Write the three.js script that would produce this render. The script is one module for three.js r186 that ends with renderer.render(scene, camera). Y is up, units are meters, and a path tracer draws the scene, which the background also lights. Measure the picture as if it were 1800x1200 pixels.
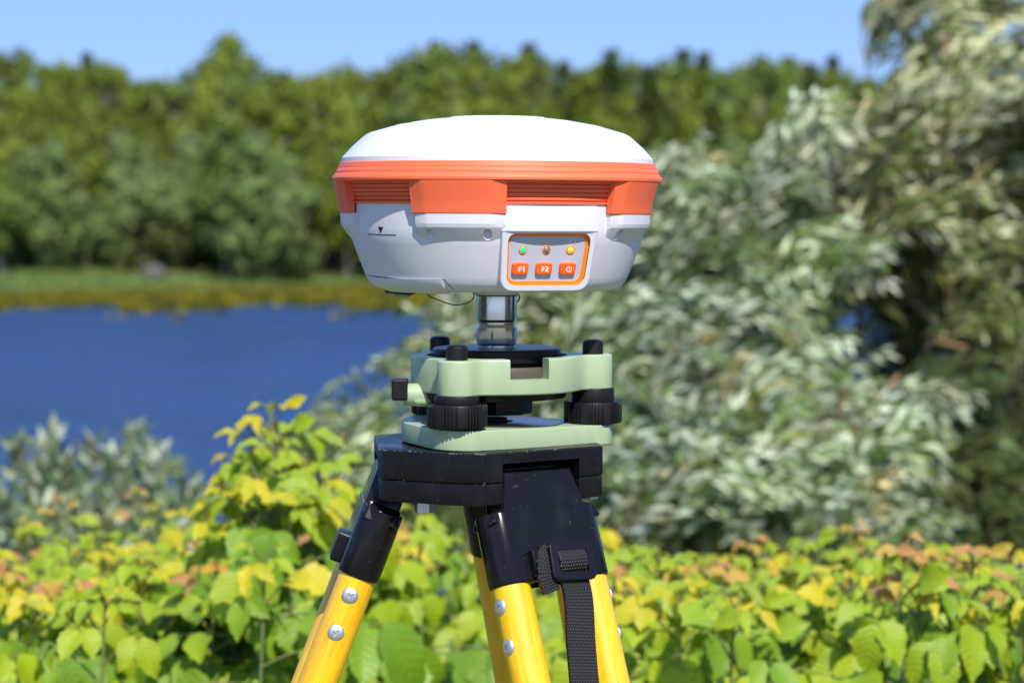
import * as THREE from 'three';
import { mergeGeometries, mergeVertices, toCreasedNormals } from 'three/addons/utils/BufferGeometryUtils.js';
import { RoundedBoxGeometry } from 'three/addons/geometries/RoundedBoxGeometry.js';
import { FontLoader } from 'three/addons/loaders/FontLoader.js';
import { Brush, Evaluator, SUBTRACTION } from 'three-bvh-csg';
import { createNoise2D, createNoise3D } from 'simplex-noise';

// ---------------------------------------------------------------- camera, sky, sun, exposure
const EYE = 1.55, DIST = 1.4, FOCAL = 4200, U = DIST / FOCAL;   // one picture unit at the tripod is U metres
const scene = new THREE.Scene();
const camera = new THREE.PerspectiveCamera(2 * Math.atan(600 / FOCAL) * 180 / Math.PI, 1.5, 0.05, 4000);
camera.position.set(27 * U, EYE, DIST);
camera.lookAt(27 * U, EYE, 0);
camera.setViewOffset(1800, 1200, 0, 230, 1800, 1200);           // shifted down like a lens aimed a little low
camera.focus = DIST - 0.062;
camera.userData.fStop = 10.5;

const SUN = new THREE.Vector3(0.21, 0.73, 0.65).normalize();
{
  const W = 512, H = 256, data = new Float32Array(W * H * 4);
  const hor = [0.43, 0.63, 0.93], mid = [0.2, 0.42, 0.93], zen = [0.09, 0.22, 0.6];
  for (let j = 0; j < H; j++) for (let i = 0; i < W; i++) {
    const el = ((j + 0.5) / H - 0.5) * Math.PI, az = ((i + 0.5) / W - 0.5) * 2 * Math.PI;
    const d = new THREE.Vector3(Math.cos(az) * Math.cos(el), Math.sin(el), Math.sin(az) * Math.cos(el));
    const e = Math.max(0, el) * 180 / Math.PI, a = Math.exp(-e / 6.5), b = Math.exp(-e / 30);
    const glow = 0.35 * Math.exp(-d.angleTo(SUN) / 0.35), towards = Math.max(0, d.x * SUN.x + d.z * SUN.z), pale = [0.44, 0.27, 0.02].map((v) => v * a * towards);
    for (let c = 0; c < 3; c++) {
      let v = zen[c] + (mid[c] - zen[c]) * b + (hor[c] - mid[c]) * a + glow + pale[c];
      if (el < 0) v = [0.2, 0.23, 0.22][c];
      data[(j * W + i) * 4 + c] = v;
    }
    data[(j * W + i) * 4 + 3] = 1;
  }
  const sky = new THREE.DataTexture(data, W, H, THREE.RGBAFormat, THREE.FloatType);
  sky.mapping = THREE.EquirectangularReflectionMapping; sky.magFilter = sky.minFilter = THREE.LinearFilter; sky.needsUpdate = true;
  scene.background = sky; scene.environment = sky;
}
const sun = new THREE.DirectionalLight(new THREE.Color(1, 0.95, 0.87), 4.9);
sun.position.copy(SUN).multiplyScalar(60); sun.target.position.set(0, 0, 0);
sun.castShadow = true; sun.shadow.mapSize.set(4096, 4096);
Object.assign(sun.shadow.camera, { left: -12, right: 12, top: 12, bottom: -12, near: 1, far: 140 });
scene.add(sun, sun.target);
const renderer = new THREE.WebGLRenderer({ antialias: true });
renderer.toneMapping = THREE.LinearToneMapping;
renderer.toneMappingExposure = 1.24;
renderer.shadowMap.enabled = true;

// ---------------------------------------------------------------- helpers
const V = (x, y, z) => new THREE.Vector3(x, y, z), R = (d) => d * Math.PI / 180;
function rng(seed) { let s = seed >>> 0; return () => { s = (s + 0x6d2b79f5) | 0; let t = Math.imul(s ^ (s >>> 15), 1 | s); t = (t + Math.imul(t ^ (t >>> 7), 61 | t)) ^ t; return ((t ^ (t >>> 14)) >>> 0) / 4294967296; }; }
const pick = (r, list) => list[Math.floor(r() * list.length) % list.length], span = (r, a, b) => a + (b - a) * r();
const n2 = createNoise2D(rng(11)), n3 = createNoise3D(rng(12));
const at = (px, py, depth) => V(27 * U + (px - 900) / FOCAL * depth, EYE - (py - 370) / FOCAL * depth, DIST - depth);
const used = new Map();
function numbered(name) { const k = used.get(name) ?? 0; used.set(name, k + 1); return k ? `${name}_${String(k).padStart(3, '0')}` : name; }
function tag(o, label, category, group, kind) { if (label) o.userData.label = label; if (category) o.userData.category = category; if (group) o.userData.group = group; if (kind) o.userData.kind = kind; return o; }
function thing(name, label, category, pos, group) { const o = new THREE.Group(); o.name = numbered(name); o.position.copy(pos); scene.add(o); return tag(o, label, category, group); }
function mesh(name, g, m, parent) { const o = new THREE.Mesh(g, m); o.name = parent === scene ? numbered(name) : name; o.castShadow = o.receiveShadow = true; parent.add(o); return o; }
const plain = (g) => { let h = g.index ? g.toNonIndexed() : g.clone(); for (const k of Object.keys(h.attributes)) if (!['position', 'normal', 'uv'].includes(k)) h.deleteAttribute(k); if (!h.attributes.uv) h.setAttribute('uv', new THREE.BufferAttribute(new Float32Array(h.attributes.position.count * 2), 2)); if (!h.attributes.normal) h.computeVertexNormals(); return h; };
const merge = (...gs) => mergeGeometries(gs.flat().map(plain));
const crease = (g, deg = 30) => toCreasedNormals(g.index ? g : mergeVertices((() => { const h = g.clone(); h.deleteAttribute('normal'); return h; })()), R(deg));
// picture units (x right of the axis, y down the picture, z towards the camera) to metres relative to a base at height yb
const fit = (g, yb, x0 = 0) => { g.translate(-x0, yb, 0); g.scale(U, U, U); return g; };
const baseAt = (y, x = 0) => V(x * U, EYE - (y - 370) * U, 0);
const lathe = (pts, seg = 128, deg = 28) => crease(new THREE.LatheGeometry(pts.map(([r, y]) => new THREE.Vector2(r, -y)), seg), deg);
const cyl = (r0, r1, y0, y1, x = 0, z = 0, bev = 1.5, seg = 48) => lathe([[0.01, y0], [r0 - bev, y0], [r0 - bev * 0.3, y0 + bev * 0.3], [r0, y0 + bev], [r1, y1 - bev], [r1 - bev * 0.3, y1 - bev * 0.3], [r1 - bev, y1], [0.01, y1]], seg).translate(x, 0, z);
// a closed profile [r, y] swept round the axis between two angles (0 = towards the camera, + = right), with bevelled ends
function arcSweep(profile, a0, a1, bevel = 1.6, seg = 24, deg = 24, drop = 0, over = 5) {
  const cr = profile.reduce((s, p) => s + p[0], 0) / profile.length, cy = profile.reduce((s, p) => s + p[1], 0) / profile.length;
  const rMax = Math.max(...profile.map((p) => p[0])), rMin = Math.min(...profile.map((p) => p[0]));
  const ring = (a, inset) => profile.map(([r0, y]) => { const e = Math.min(a - R(a0), R(a1) - a) / R(over), r = r0 - drop * Math.max(0, 1 - e) * Math.sqrt((r0 - rMin) / (rMax - rMin)); const d = Math.hypot(r - cr, y - cy) || 1, k = 1 - inset / d, rr = cr + (r - cr) * k, yy = cy + (y - cy) * k; return [rr * Math.sin(a), -yy, rr * Math.cos(a)]; });
  const rm = Math.max(...profile.map((p) => p[0])), b = bevel / rm, A0 = R(a0), A1 = R(a1), rings = [ring(A0, bevel), ring(A0 + b * 0.35, bevel * 0.35)];
  for (let i = 0; i <= seg; i++) rings.push(ring(A0 + b + (A1 - A0 - 2 * b) * i / seg, 0));
  rings.push(ring(A1 - b * 0.35, bevel * 0.35), ring(A1, bevel));
  const p = [], n = profile.length, idx = [];
  rings.forEach((r) => r.forEach((q) => p.push(...q)));
  for (let i = 0; i < rings.length - 1; i++) for (let j = 0; j < n; j++) { const k = (j + 1) % n, A = i * n + j, B = i * n + k, C = A + n, D = B + n; idx.push(A, B, D, A, D, C); }
  const tri = THREE.ShapeUtils.triangulateShape(profile.map(([r, y]) => new THREE.Vector2(r, -y)), []);
  for (const [a, b2, c] of tri) { idx.push(a, b2, c); const o = (rings.length - 1) * n; idx.push(o + a, o + c, o + b2); }
  const g = new THREE.BufferGeometry(); g.setAttribute('position', new THREE.Float32BufferAttribute(p, 3)); g.setIndex(idx);
  const q = new THREE.Vector3(); let vol = 0; const a = new THREE.Vector3(), bb = new THREE.Vector3(), c = new THREE.Vector3();
  for (let i = 0; i < idx.length; i += 3) { a.fromArray(p, idx[i] * 3); bb.fromArray(p, idx[i + 1] * 3); c.fromArray(p, idx[i + 2] * 3); vol += a.dot(q.crossVectors(bb, c)); }
  if (vol < 0) for (let i = 0; i < idx.length; i += 3) { const t = idx[i + 1]; idx[i + 1] = idx[i + 2]; idx[i + 2] = t; }
  g.setIndex(idx);
  return crease(g, deg);
}
// an outline [x, z] (seen from above) as a slab between picture heights y0 (top) and y1
function slab(outline, y0, y1, bevel = 2, holes = [], deg = 30) {
  const s = new THREE.Shape(outline.map(([x, z]) => new THREE.Vector2(x, -z)));
  for (const h of holes) s.holes.push(new THREE.Path(h.map(([x, z]) => new THREE.Vector2(x, -z))));
  const g = new THREE.ExtrudeGeometry(s, { depth: y1 - y0 - 2 * bevel, bevelEnabled: bevel > 0, bevelThickness: bevel, bevelSize: bevel, bevelOffset: -bevel, bevelSegments: 3, curveSegments: 24 });
  g.rotateX(-Math.PI / 2); g.translate(0, -y1 + bevel, 0);
  return crease(g, deg);
}
const evaluator = new Evaluator(); evaluator.attributes = ['position', 'normal', 'uv'];
function cut(g, ...tools) { let b = new Brush(plain(g)); b.updateMatrixWorld(); for (const t of tools) { const c = new Brush(plain(t)); c.updateMatrixWorld(); b = evaluator.evaluate(b, c, SUBTRACTION); } return b.geometry; }
function tube(pts, r, seg = 40, sides = 8) { return new THREE.TubeGeometry(new THREE.CatmullRomCurve3(pts.map((p) => (p.isVector3 ? p : V(...p)))), seg, r, sides); }
function rrect(w, h, r, taper = 0) {           // rounded rectangle, narrower at the bottom by taper on each side, centred
  const a = w / 2, b = h / 2, c = a - taper, s = new THREE.Shape();
  s.moveTo(-a + r, b); s.lineTo(a - r, b); s.quadraticCurveTo(a, b, a - taper * r / h, b - r);
  s.lineTo(c + taper * r / h, -b + r); s.quadraticCurveTo(c, -b, c - r, -b); s.lineTo(-c + r, -b); s.quadraticCurveTo(-c, -b, -c - taper * r / h, -b + r);
  s.lineTo(-a + taper * r / h, b - r); s.quadraticCurveTo(-a, b, -a + r, b);
  return s;
}
const extrude = (s, depth, bevel = 0, seg = 3) => new THREE.ExtrudeGeometry(s, { depth: depth - 2 * bevel, bevelEnabled: bevel > 0, bevelThickness: bevel, bevelSize: bevel, bevelOffset: -bevel, bevelSegments: seg, curveSegments: 14 }).translate(0, 0, bevel);
const boxUV = (g, s) => { const p = g.attributes.position, n = g.attributes.normal, uv = new Float32Array(p.count * 2); for (let i = 0; i < p.count; i++) { const x = Math.abs(n.getX(i)), y = Math.abs(n.getY(i)), z = Math.abs(n.getZ(i)); let a, b; if (y > x && y > z) { a = p.getX(i); b = p.getZ(i); } else if (x > z) { a = p.getZ(i); b = p.getY(i); } else { a = p.getX(i); b = p.getY(i); } uv[i * 2] = a * s; uv[i * 2 + 1] = b * s; } g.setAttribute('uv', new THREE.BufferAttribute(uv, 2)); return g; };
// textures
function tex(w, h, fn, srgb = false, rep = true) {
  const d = new Uint8Array(w * h * 4);
  for (let j = 0; j < h; j++) for (let i = 0; i < w; i++) { const c = fn(i / w, j / h, i, j), o = (j * w + i) * 4; for (let k = 0; k < 3; k++) d[o + k] = Math.max(0, Math.min(255, 255 * (c.length ? c[k] : c))); d[o + 3] = 255; }
  const t = new THREE.DataTexture(d, w, h); t.magFilter = t.minFilter = THREE.LinearFilter; if (rep) t.wrapS = t.wrapT = THREE.RepeatWrapping; if (srgb) t.colorSpace = THREE.SRGBColorSpace; t.needsUpdate = true; return t;
}
const tileNoise = (u, v, f, z = 0) => { const a = u * 2 * Math.PI, b = v * 2 * Math.PI, k = f / (2 * Math.PI); return 0.5 * (n3(Math.cos(a) * k + z, Math.sin(a) * k, Math.cos(b) * k) + n3(Math.sin(b) * k - z, Math.cos(a) * k + 7, Math.sin(a) * k)); };
const lin = (r, g, b) => new THREE.Color().setRGB(r, g, b);
const std = (o) => new THREE.MeshPhysicalMaterial(o);

// ---------------------------------------------------------------- materials of the instrument
const grainTex = tex(256, 256, (u, v, i, j) => 0.5 + 0.5 * ((Math.sin(i * 127.1 + j * 311.7) * 43758.5453) % 1) * 0.6);
const bumpFine = (s) => ({ bumpMap: grainTex, bumpScale: s });
const speckR = rng(77), speck = new Float32Array(512 * 512);
for (let k = 0; k < 190; k++) {                  // scuffs, nicks and dust on the black castings
  let x = speckR() * 512, y = speckR() * 512; const a = speckR() * 6.3, L = speckR() < 0.75 ? 1 + speckR() * 2 : 4 + speckR() * 16, s = 0.1 + speckR() ** 4 * 0.7;
  for (let t = 0; t < L; t++) { speck[(Math.floor(y) & 511) * 512 + (Math.floor(x) & 511)] = s; x += Math.cos(a + t * 0.03); y += Math.sin(a + t * 0.03); }
}
const wornMap = tex(512, 512, (u, v, i, j) => { const s = speck[j * 512 + i], d = Math.max(0, tileNoise(u, v, 5)) * 0.02, base = 0.02 + d; return [base + s * 0.7, base + s * 0.68, base * 1.15 + s * 0.66]; });
const wornRough = tex(256, 256, (u, v) => 0.3 + 0.14 * tileNoise(u, v, 4, 3) + 0.06 * tileNoise(u, v, 22, 5));
const grimeMap = tex(512, 512, (u, v, i, j) => { const s = speck[j * 512 + ((i + 200) & 511)], n = 0.95 + 0.04 * tileNoise(u, v, 6, 9) - 0.03 * Math.max(0, tileNoise(u, v, 17, 2)); return [n - s * 0.6, n - s * 0.6, n - s * 0.55]; });
const M = {
  dome: std({ color: lin(0.7, 0.7, 0.72), roughness: 0.42, ...bumpFine(0.00002) }),
  shell: std({ color: lin(0.64, 0.645, 0.69), roughness: 0.46, ...bumpFine(0.00003) }),
  orange: std({ color: lin(0.86, 0.145, 0.054), roughness: 0.55, ...bumpFine(0.00005) }),
  button: std({ color: lin(0.92, 0.125, 0.006), roughness: 0.38 }),
  trim: std({ color: lin(0.95, 0.235, 0.006), roughness: 0.4 }),
  panel: std({ color: lin(0.46, 0.47, 0.56), roughness: 0.4 }),
  print: std({ color: lin(0.9, 0.9, 0.9), roughness: 0.5 }),
  mark: std({ color: lin(0.01, 0.01, 0.012), roughness: 0.5 }),
  rubber: std({ color: lin(0.014, 0.014, 0.016), roughness: 0.55 }),
  cap: std({ color: lin(0.2, 0.24, 0.28), roughness: 0.4 }),
  hole: std({ color: lin(0.3, 0.34, 0.4), roughness: 0.6 }),
  steel: std({ color: lin(0.72, 0.72, 0.72), metalness: 1, roughness: 0.17 }),
  zinc: std({ color: lin(0.66, 0.68, 0.71), metalness: 0.85, roughness: 0.46 }),
  black: std({ color: lin(0.007, 0.007, 0.009), roughness: 0.32, specularIntensity: 0.5, ...bumpFine(0.00002) }),
  knob: std({ color: lin(0.01, 0.009, 0.01), roughness: 0.4, specularIntensity: 0.6, ...bumpFine(0.00003) }),
  casting: std({ map: wornMap, color: lin(0.33, 0.33, 0.36), roughness: 0.17, specularIntensity: 0.5, bumpMap: grainTex, bumpScale: 0.000008 }),
  head: std({ map: wornMap, color: lin(0.34, 0.34, 0.38), specularIntensity: 0.42, roughnessMap: wornRough, roughness: 1.2, ...bumpFine(0.00004) }),
  chip: std({ color: lin(0.3, 0.29, 0.28), roughness: 0.6 }),
  green: std({ color: lin(0.37, 0.475, 0.285), map: grimeMap, roughness: 0.36, ...bumpFine(0.00004) }),
  disc: std({ color: lin(0.09, 0.09, 0.1), metalness: 0.7, roughness: 0.24 }),
  plate: std({ color: lin(0.1, 0.082, 0.07), metalness: 0.2, roughness: 0.45 }),
  ledGreen: std({ color: lin(0.03, 0.55, 0.2), emissive: lin(0.02, 0.6, 0.22), emissiveIntensity: 0.6, roughness: 0.15, clearcoat: 1 }),
  ledOff: std({ color: lin(0.22, 0.18, 0.16), roughness: 0.2, clearcoat: 1 }),
  ledYellow: std({ color: lin(0.8, 0.5, 0.02), emissive: lin(0.9, 0.5, 0.02), emissiveIntensity: 0.6, roughness: 0.15, clearcoat: 1 }),
};
const woodMap = tex(512, 512, (u, v) => {
  const g = n2(u * 26, v * 1.6) * 0.5 + n2(u * 70 + 9, v * 4) * 0.32 + n2(u * 150, v * 9) * 0.22, s = 1 + 0.1 * g, b = n2(u * 3, v * 3 + 40);
  const fl = Math.max(0, n2(u * 60 + 50, v * 14 + 20) - 0.35);
  const bl = Math.max(0, n2(u * 14 + 5, v * 5 + 3)) ; return [0.84 * s + 0.1 * fl, (0.475 + 0.05 * b) * (1 + 0.18 * g) - 0.07 * bl + 0.2 * fl, 0.004 + 0.004 * g + 0.07 * fl];
});
M.wood = std({ map: woodMap, roughness: 0.42, clearcoat: 0.55, clearcoatRoughness: 0.16 });
const webMap = tex(64, 64, (u, v) => { const row = Math.sin(v * Math.PI * 2 * 4), c = Math.sin((u * 8 + (row > 0 ? 0.5 : 0)) * Math.PI * 2); return 0.08 + 0.8 * Math.abs(row) * (0.45 + 0.55 * c) * (0.5 + 0.5 * Math.abs(row)); });
M.web = std({ color: lin(0.05, 0.05, 0.054), map: webMap, roughness: 0.6, bumpMap: webMap, bumpScale: 0.0012 });

// ================================================================ THE SETTING: ground, water
const WATER = -4.15, shoreZ = (x) => -157 - 0.85 * Math.max(0, Math.min(40, x + 36)) - 0.12 * Math.max(0, x - 4) + 1.6 * n2(x * 0.05, 3) + 0.7 * n2(x * 0.21, 8);
const sm = (a, b, x) => { const t = Math.max(0, Math.min(1, (x - a) / (b - a))); return t * t * (3 - 2 * t); };
function groundY(x, z) {
  if (z > -90) return -6.2 * sm(-2.6, -30, z) + (z > -3.5 ? 0.02 * n2(x * 1.3, z * 1.3) : 0.08 * n2(x * 0.5, z * 0.5));
  const d = shoreZ(x) - z;                        // metres beyond the far waterline
  return d < 0 ? Math.max(-6.2, WATER - 0.03 + d * 0.12) : WATER - 0.03 + 0.95 * sm(0, 13, d) + 7.5 * sm(10, 75, d) + 4 * sm(60, 200, d) + 0.25 * n2(x * 0.09, z * 0.09);
}
{
  const xs = [], zs = [];
  for (let x = -900; x <= 900; x += Math.abs(x) < 100 ? 2.5 : 50) xs.push(x);
  for (let z = 200; z >= -1200; z -= (z > 20 ? 20 : z > -40 ? 1 : z > -140 ? 10 : z > -260 ? 2 : 60)) zs.push(z);
  const p = [], uv = [], idx = [], col = [];
  for (const z of zs) for (const x of xs) {
    p.push(x, groundY(x, z), z); uv.push(x / 3, z / 3);
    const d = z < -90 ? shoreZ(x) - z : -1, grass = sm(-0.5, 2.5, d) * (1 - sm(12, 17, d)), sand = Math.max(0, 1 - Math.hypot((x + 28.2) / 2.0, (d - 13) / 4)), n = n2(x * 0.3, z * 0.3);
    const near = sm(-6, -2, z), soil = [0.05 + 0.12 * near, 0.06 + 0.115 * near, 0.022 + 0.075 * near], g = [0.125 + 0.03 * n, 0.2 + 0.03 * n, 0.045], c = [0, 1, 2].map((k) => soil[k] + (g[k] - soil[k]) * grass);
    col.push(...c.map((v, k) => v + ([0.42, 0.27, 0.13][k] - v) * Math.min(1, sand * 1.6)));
  }
  for (let j = 0; j < zs.length - 1; j++) for (let i = 0; i < xs.length - 1; i++) { const a = j * xs.length + i, b = a + 1, c = a + xs.length, d = c + 1; idx.push(a, b, d, a, d, c); }
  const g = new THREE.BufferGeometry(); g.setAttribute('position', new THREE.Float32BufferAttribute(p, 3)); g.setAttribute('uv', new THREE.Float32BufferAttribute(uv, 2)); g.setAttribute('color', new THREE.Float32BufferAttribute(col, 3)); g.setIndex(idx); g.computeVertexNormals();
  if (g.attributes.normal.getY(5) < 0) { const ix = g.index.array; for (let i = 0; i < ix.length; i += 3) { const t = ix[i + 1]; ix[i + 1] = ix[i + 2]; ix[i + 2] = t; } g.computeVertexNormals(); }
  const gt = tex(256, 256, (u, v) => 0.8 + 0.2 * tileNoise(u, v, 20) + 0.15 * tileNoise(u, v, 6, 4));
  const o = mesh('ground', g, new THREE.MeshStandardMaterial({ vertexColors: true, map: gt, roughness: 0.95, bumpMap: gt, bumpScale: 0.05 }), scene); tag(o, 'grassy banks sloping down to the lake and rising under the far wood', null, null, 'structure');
}
{
  const wave = tex(512, 512, (u, v) => 0.5 + 0.24 * tileNoise(u, v, 9, 1) + 0.16 * tileNoise(u, v, 24, 2) + 0.1 * tileNoise(u, v, 55, 3));
  const calm = tex(256, 256, (u, v) => 0.27 + 0.13 * tileNoise(u, v, 6, 21) + 0.06 * tileNoise(u, v, 17, 22)); calm.repeat.set(0.13, 0.22);   // breeze roughens the lake in patches
  const g = new THREE.PlaneGeometry(1400, 260, 1, 1); g.rotateX(-Math.PI / 2); g.translate(0, WATER, -140);
  const uv = g.attributes.uv, p = g.attributes.position; for (let i = 0; i < 4; i++) uv.setXY(i, p.getX(i) / 13, p.getZ(i) / 10);
  const o = mesh('lake_water', g, std({ color: lin(0.017, 0.053, 0.165), roughness: 1, roughnessMap: calm, ior: 1.33, bumpMap: wave, bumpScale: 1.0 }), scene); tag(o, 'rippled deep blue lake between the bushes and the far wood', null, null, 'structure');
}

// ================================================================ far shore: trees, grass, reeds
const leafStd = (o) => new THREE.MeshPhysicalMaterial({ roughness: 0.6, side: THREE.DoubleSide, vertexColors: true, transmission: 0.3, thickness: 0, specularIntensity: 0.4, ...o });
const farLeaf = new THREE.MeshPhysicalMaterial({ roughness: 0.9, specularIntensity: 0.15, transmission: 0.25, thickness: 0, side: THREE.DoubleSide, vertexColors: true });
const bark = new THREE.MeshStandardMaterial({ color: lin(0.12, 0.085, 0.06), roughness: 0.9 }), paleBark = new THREE.MeshStandardMaterial({ color: lin(0.36, 0.33, 0.29), roughness: 0.9 });
class Leaves {                                     // many small leaf-sized faces in one geometry
  constructor() { this.p = []; this.n = []; this.c = []; }
  quad(o, d, w, n, L, W, col) {                    // a kite-shaped leaf at o along d, half-width w
    const a = o, b = o.clone().addScaledVector(d, L * 0.45).addScaledVector(w, W), c = o.clone().addScaledVector(d, L), e = o.clone().addScaledVector(d, L * 0.45).addScaledVector(w, -W);
    for (const q of [a, b, c, a, c, e]) { this.p.push(q.x, q.y, q.z); this.n.push(n.x, n.y, n.z); this.c.push(...col); }
  }
  build() { const g = new THREE.BufferGeometry(); g.setAttribute('position', new THREE.Float32BufferAttribute(this.p, 3)); g.setAttribute('normal', new THREE.Float32BufferAttribute(this.n, 3)); g.setAttribute('color', new THREE.Float32BufferAttribute(this.c, 3)); return g; }
}
const rdir = (r) => { const z = r() * 2 - 1, a = r() * 6.2832, s = Math.sqrt(1 - z * z); return V(s * Math.cos(a), z, s * Math.sin(a)); };
function trunkGeo(h, r0, r1, r, limbs) {
  const parts = [tube([[0, -0.3, 0], [span(r, -0.1, 0.1), h * 0.4, 0.05], [span(r, -0.15, 0.15), h * 0.75, -0.05], [0, h, 0]], r0, 12, 7)];
  const p = parts[0].attributes.position; for (let i = 0; i < p.count; i++) { const t = Math.max(0, p.getY(i) / h), k = 1 + (r1 / r0 - 1) * t; p.setX(i, p.getX(i) * k); p.setZ(i, p.getZ(i) * k); }
  for (let k = 0; k < limbs; k++) { const y = h * span(r, 0.3, 0.85), a = r() * 6.28, L = h * span(r, 0.12, 0.24); parts.push(tube([[0, y, 0], [Math.cos(a) * L * 0.5, y + L * 0.3, Math.sin(a) * L * 0.5], [Math.cos(a) * L, y + L * 0.75, Math.sin(a) * L]], r0 * 0.25, 5, 5)); }
  return merge(parts);
}
const FOREST = [
  // kind, height, crown radius, leaf colours, shape
  { name: 'birch_tree', h: 9, w: 2.3, cols: [[0.1600, 0.2239, 0.0427], [0.1920, 0.2559, 0.0598], [0.1333, 0.1920, 0.0384]], round: true, base: 0.22, bark: paleBark },
  { name: 'alder_tree', h: 8, w: 2.2, cols: [[0.1866, 0.2559, 0.0768], [0.1600, 0.2293, 0.0640], [0.2186, 0.2826, 0.1066]], round: true, base: 0.06, bark },
  { name: 'pine_tree', h: 12, w: 2.2, cols: [[0.1600, 0.2133, 0.0278], [0.1920, 0.2399, 0.0320], [0.1333, 0.1813, 0.0255]], round: true, base: 0.16, bark },
  { name: 'spruce_tree', h: 13, w: 2.0, cols: [[0.0906, 0.1333, 0.0255], [0.1066, 0.1546, 0.0299], [0.0746, 0.1120, 0.0234]], round: false, base: 0.08, bark },
  { name: 'aspen_tree', h: 11, w: 2.6, cols: [[0.1866, 0.2453, 0.0320], [0.2133, 0.2666, 0.0384], [0.1600, 0.2133, 0.0299]], round: true, base: 0.16, bark: paleBark },
  { name: 'dark_fir_tree', h: 12, w: 2.3, cols: [[0.1226, 0.1760, 0.0278], [0.1013, 0.1493, 0.0255], [0.1493, 0.2026, 0.0320]], round: false, base: 0.1, bark },
];
function treeProto(f, seed) {
  const r = rng(seed), L = new Leaves(), up = V(0, 1, 0);
  if (f.round) {
    const blobs = [];
    for (let k = 0; k < 46; k++) { const t = f.base + (1 - f.base) * r() ** 0.9, prof = Math.sin(Math.PI * Math.min(1, Math.pow((t - f.base) / (1 - f.base), 0.75) * 0.93 + 0.06)), a = r() * 6.28, q = f.w * prof * Math.sqrt(r()) * 0.95; blobs.push([V(Math.cos(a) * q, t * f.h * 0.95, Math.sin(a) * q), f.w * span(r, 0.24, 0.42), pick(r, f.cols), span(r, 0.8, 1.2)]); }
    for (const [c, s, col, k] of blobs) for (let i = 0; i < 62; i++) {
      const d = rdir(r), o = c.clone().addScaledVector(d, s * Math.cbrt(r()) * 1.0), out = V(o.x, (o.y - f.h * 0.5) * 0.4, o.z).normalize().add(d).add(rdir(r).multiplyScalar(0.8)).normalize();
      const dir = rdir(r).addScaledVector(up, -0.4).normalize(), w = V().crossVectors(dir, out).normalize(), m = k * span(r, 0.82, 1.18);
      L.quad(o, dir, w, out, span(r, 0.28, 0.5), span(r, 0.1, 0.19), col.map((v) => v * m));
    }
  } else {
    for (let t = f.base; t < 0.985; t += 0.026) {
      const y = t * f.h, len = f.w * Math.pow(1 - t, 0.85) + 0.14, nb = 6 + Math.floor(5 * (1 - t)), tw = r() * 6.28;
      for (let b = 0; b < nb; b++) {
        const a = tw + b * 6.283 / nb + span(r, -0.3, 0.3), l = len * span(r, 0.65, 1.15), col = pick(r, f.cols), k = span(r, 0.8, 1.2);
        for (let q = 0; q < 19; q++) {
          const s = span(r, 0.15, 1) * l, o = V(Math.cos(a) * s, y - s * 0.3 + 0.1 * s * s, Math.sin(a) * s), dir = V(Math.cos(a + span(r, -0.9, 0.9)), span(r, -0.7, 0.15), Math.sin(a + span(r, -0.9, 0.9))).normalize(), n = V(Math.cos(a) * 0.6, 0.8, Math.sin(a) * 0.6).add(rdir(r).multiplyScalar(0.5)).normalize();
          L.quad(o, dir, V().crossVectors(dir, n).normalize(), n, span(r, 0.3, 0.55), span(r, 0.11, 0.2), col.map((v) => v * k));
        }
      }
    }
  }
  return { f, crown: L.build(), trunk: trunkGeo(f.h * 0.93, 0.16, 0.03, r, f.round ? 6 : 0) };
}
const protos = FOREST.flatMap((f, i) => [treeProto(f, 100 + i), treeProto(f, 200 + i)]);
const counts = {}, ORD = ['first', 'second', 'third', 'fourth', 'fifth', 'sixth', 'seventh', 'eighth', 'ninth', 'tenth', 'eleventh', 'twelfth', 'thirteenth', 'fourteenth', 'fifteenth', 'sixteenth', 'seventeenth', 'eighteenth', 'nineteenth', 'twentieth'];
const nth = (n) => (n < 20 ? ORD[n] : n % 10 === 9 ? ['', 'twentieth', 'thirtieth', 'fortieth', 'fiftieth', 'sixtieth'][(n + 1) / 10] : ['', '', 'twenty', 'thirty', 'forty', 'fifty', 'sixty'][Math.floor((n + 1) / 10)] + ' ' + ORD[n % 10]);
function farTree(kind, px, depth, topPy, label, group) {
  const r = rng(Math.floor(px * 7 + depth * 131)), pr = protos[kind * 2 + (r() < 0.5 ? 0 : 1)], top = at(px, topPy, depth), gy = groundY(top.x, top.z), h = top.y - gy;
  if (label.includes('#')) { if (px < 0) label = label.replace('from the left', 'beyond the left edge'); { const k = label + kind; counts[k] = (counts[k] ?? -1) + 1; label = label.replace('#', nth(counts[k])); } label = label.replace('KIND', ['birch', 'alder', 'pine', 'spruce', 'aspen', 'fir'][kind]); }
  const o = thing(pr.f.name, label, 'tree', V(top.x, gy, top.z), group), s = h / pr.f.h, sw = Math.min(1.5, Math.max(0.9, s)) * span(r, 0.95, 1.2);
  o.scale.set(sw, s, sw); o.rotation.y = r() * 6.28;
  mesh('crown', pr.crown, farLeaf, o); mesh('trunk', pr.trunk, pr.f.bark, o);
  return o;
}
const SKY = [[-260, 95], [-120, 80], [0, 78], [50, 72], [100, 102], [150, 92], [205, 100], [255, 122], [310, 128], [350, 100], [400, 72], [450, 96], [500, 124], [560, 116], [600, 104], [640, 112], [700, 94], [760, 72], [830, 70], [880, 84], [930, 76], [1000, 102], [1060, 90], [1100, 104], [1150, 100], [1200, 88], [1260, 118], [1340, 96], [1400, 102], [1460, 98], [1520, 120], [1600, 125], [1700, 110], [1800, 105], [1950, 100], [2100, 90]];
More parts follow.
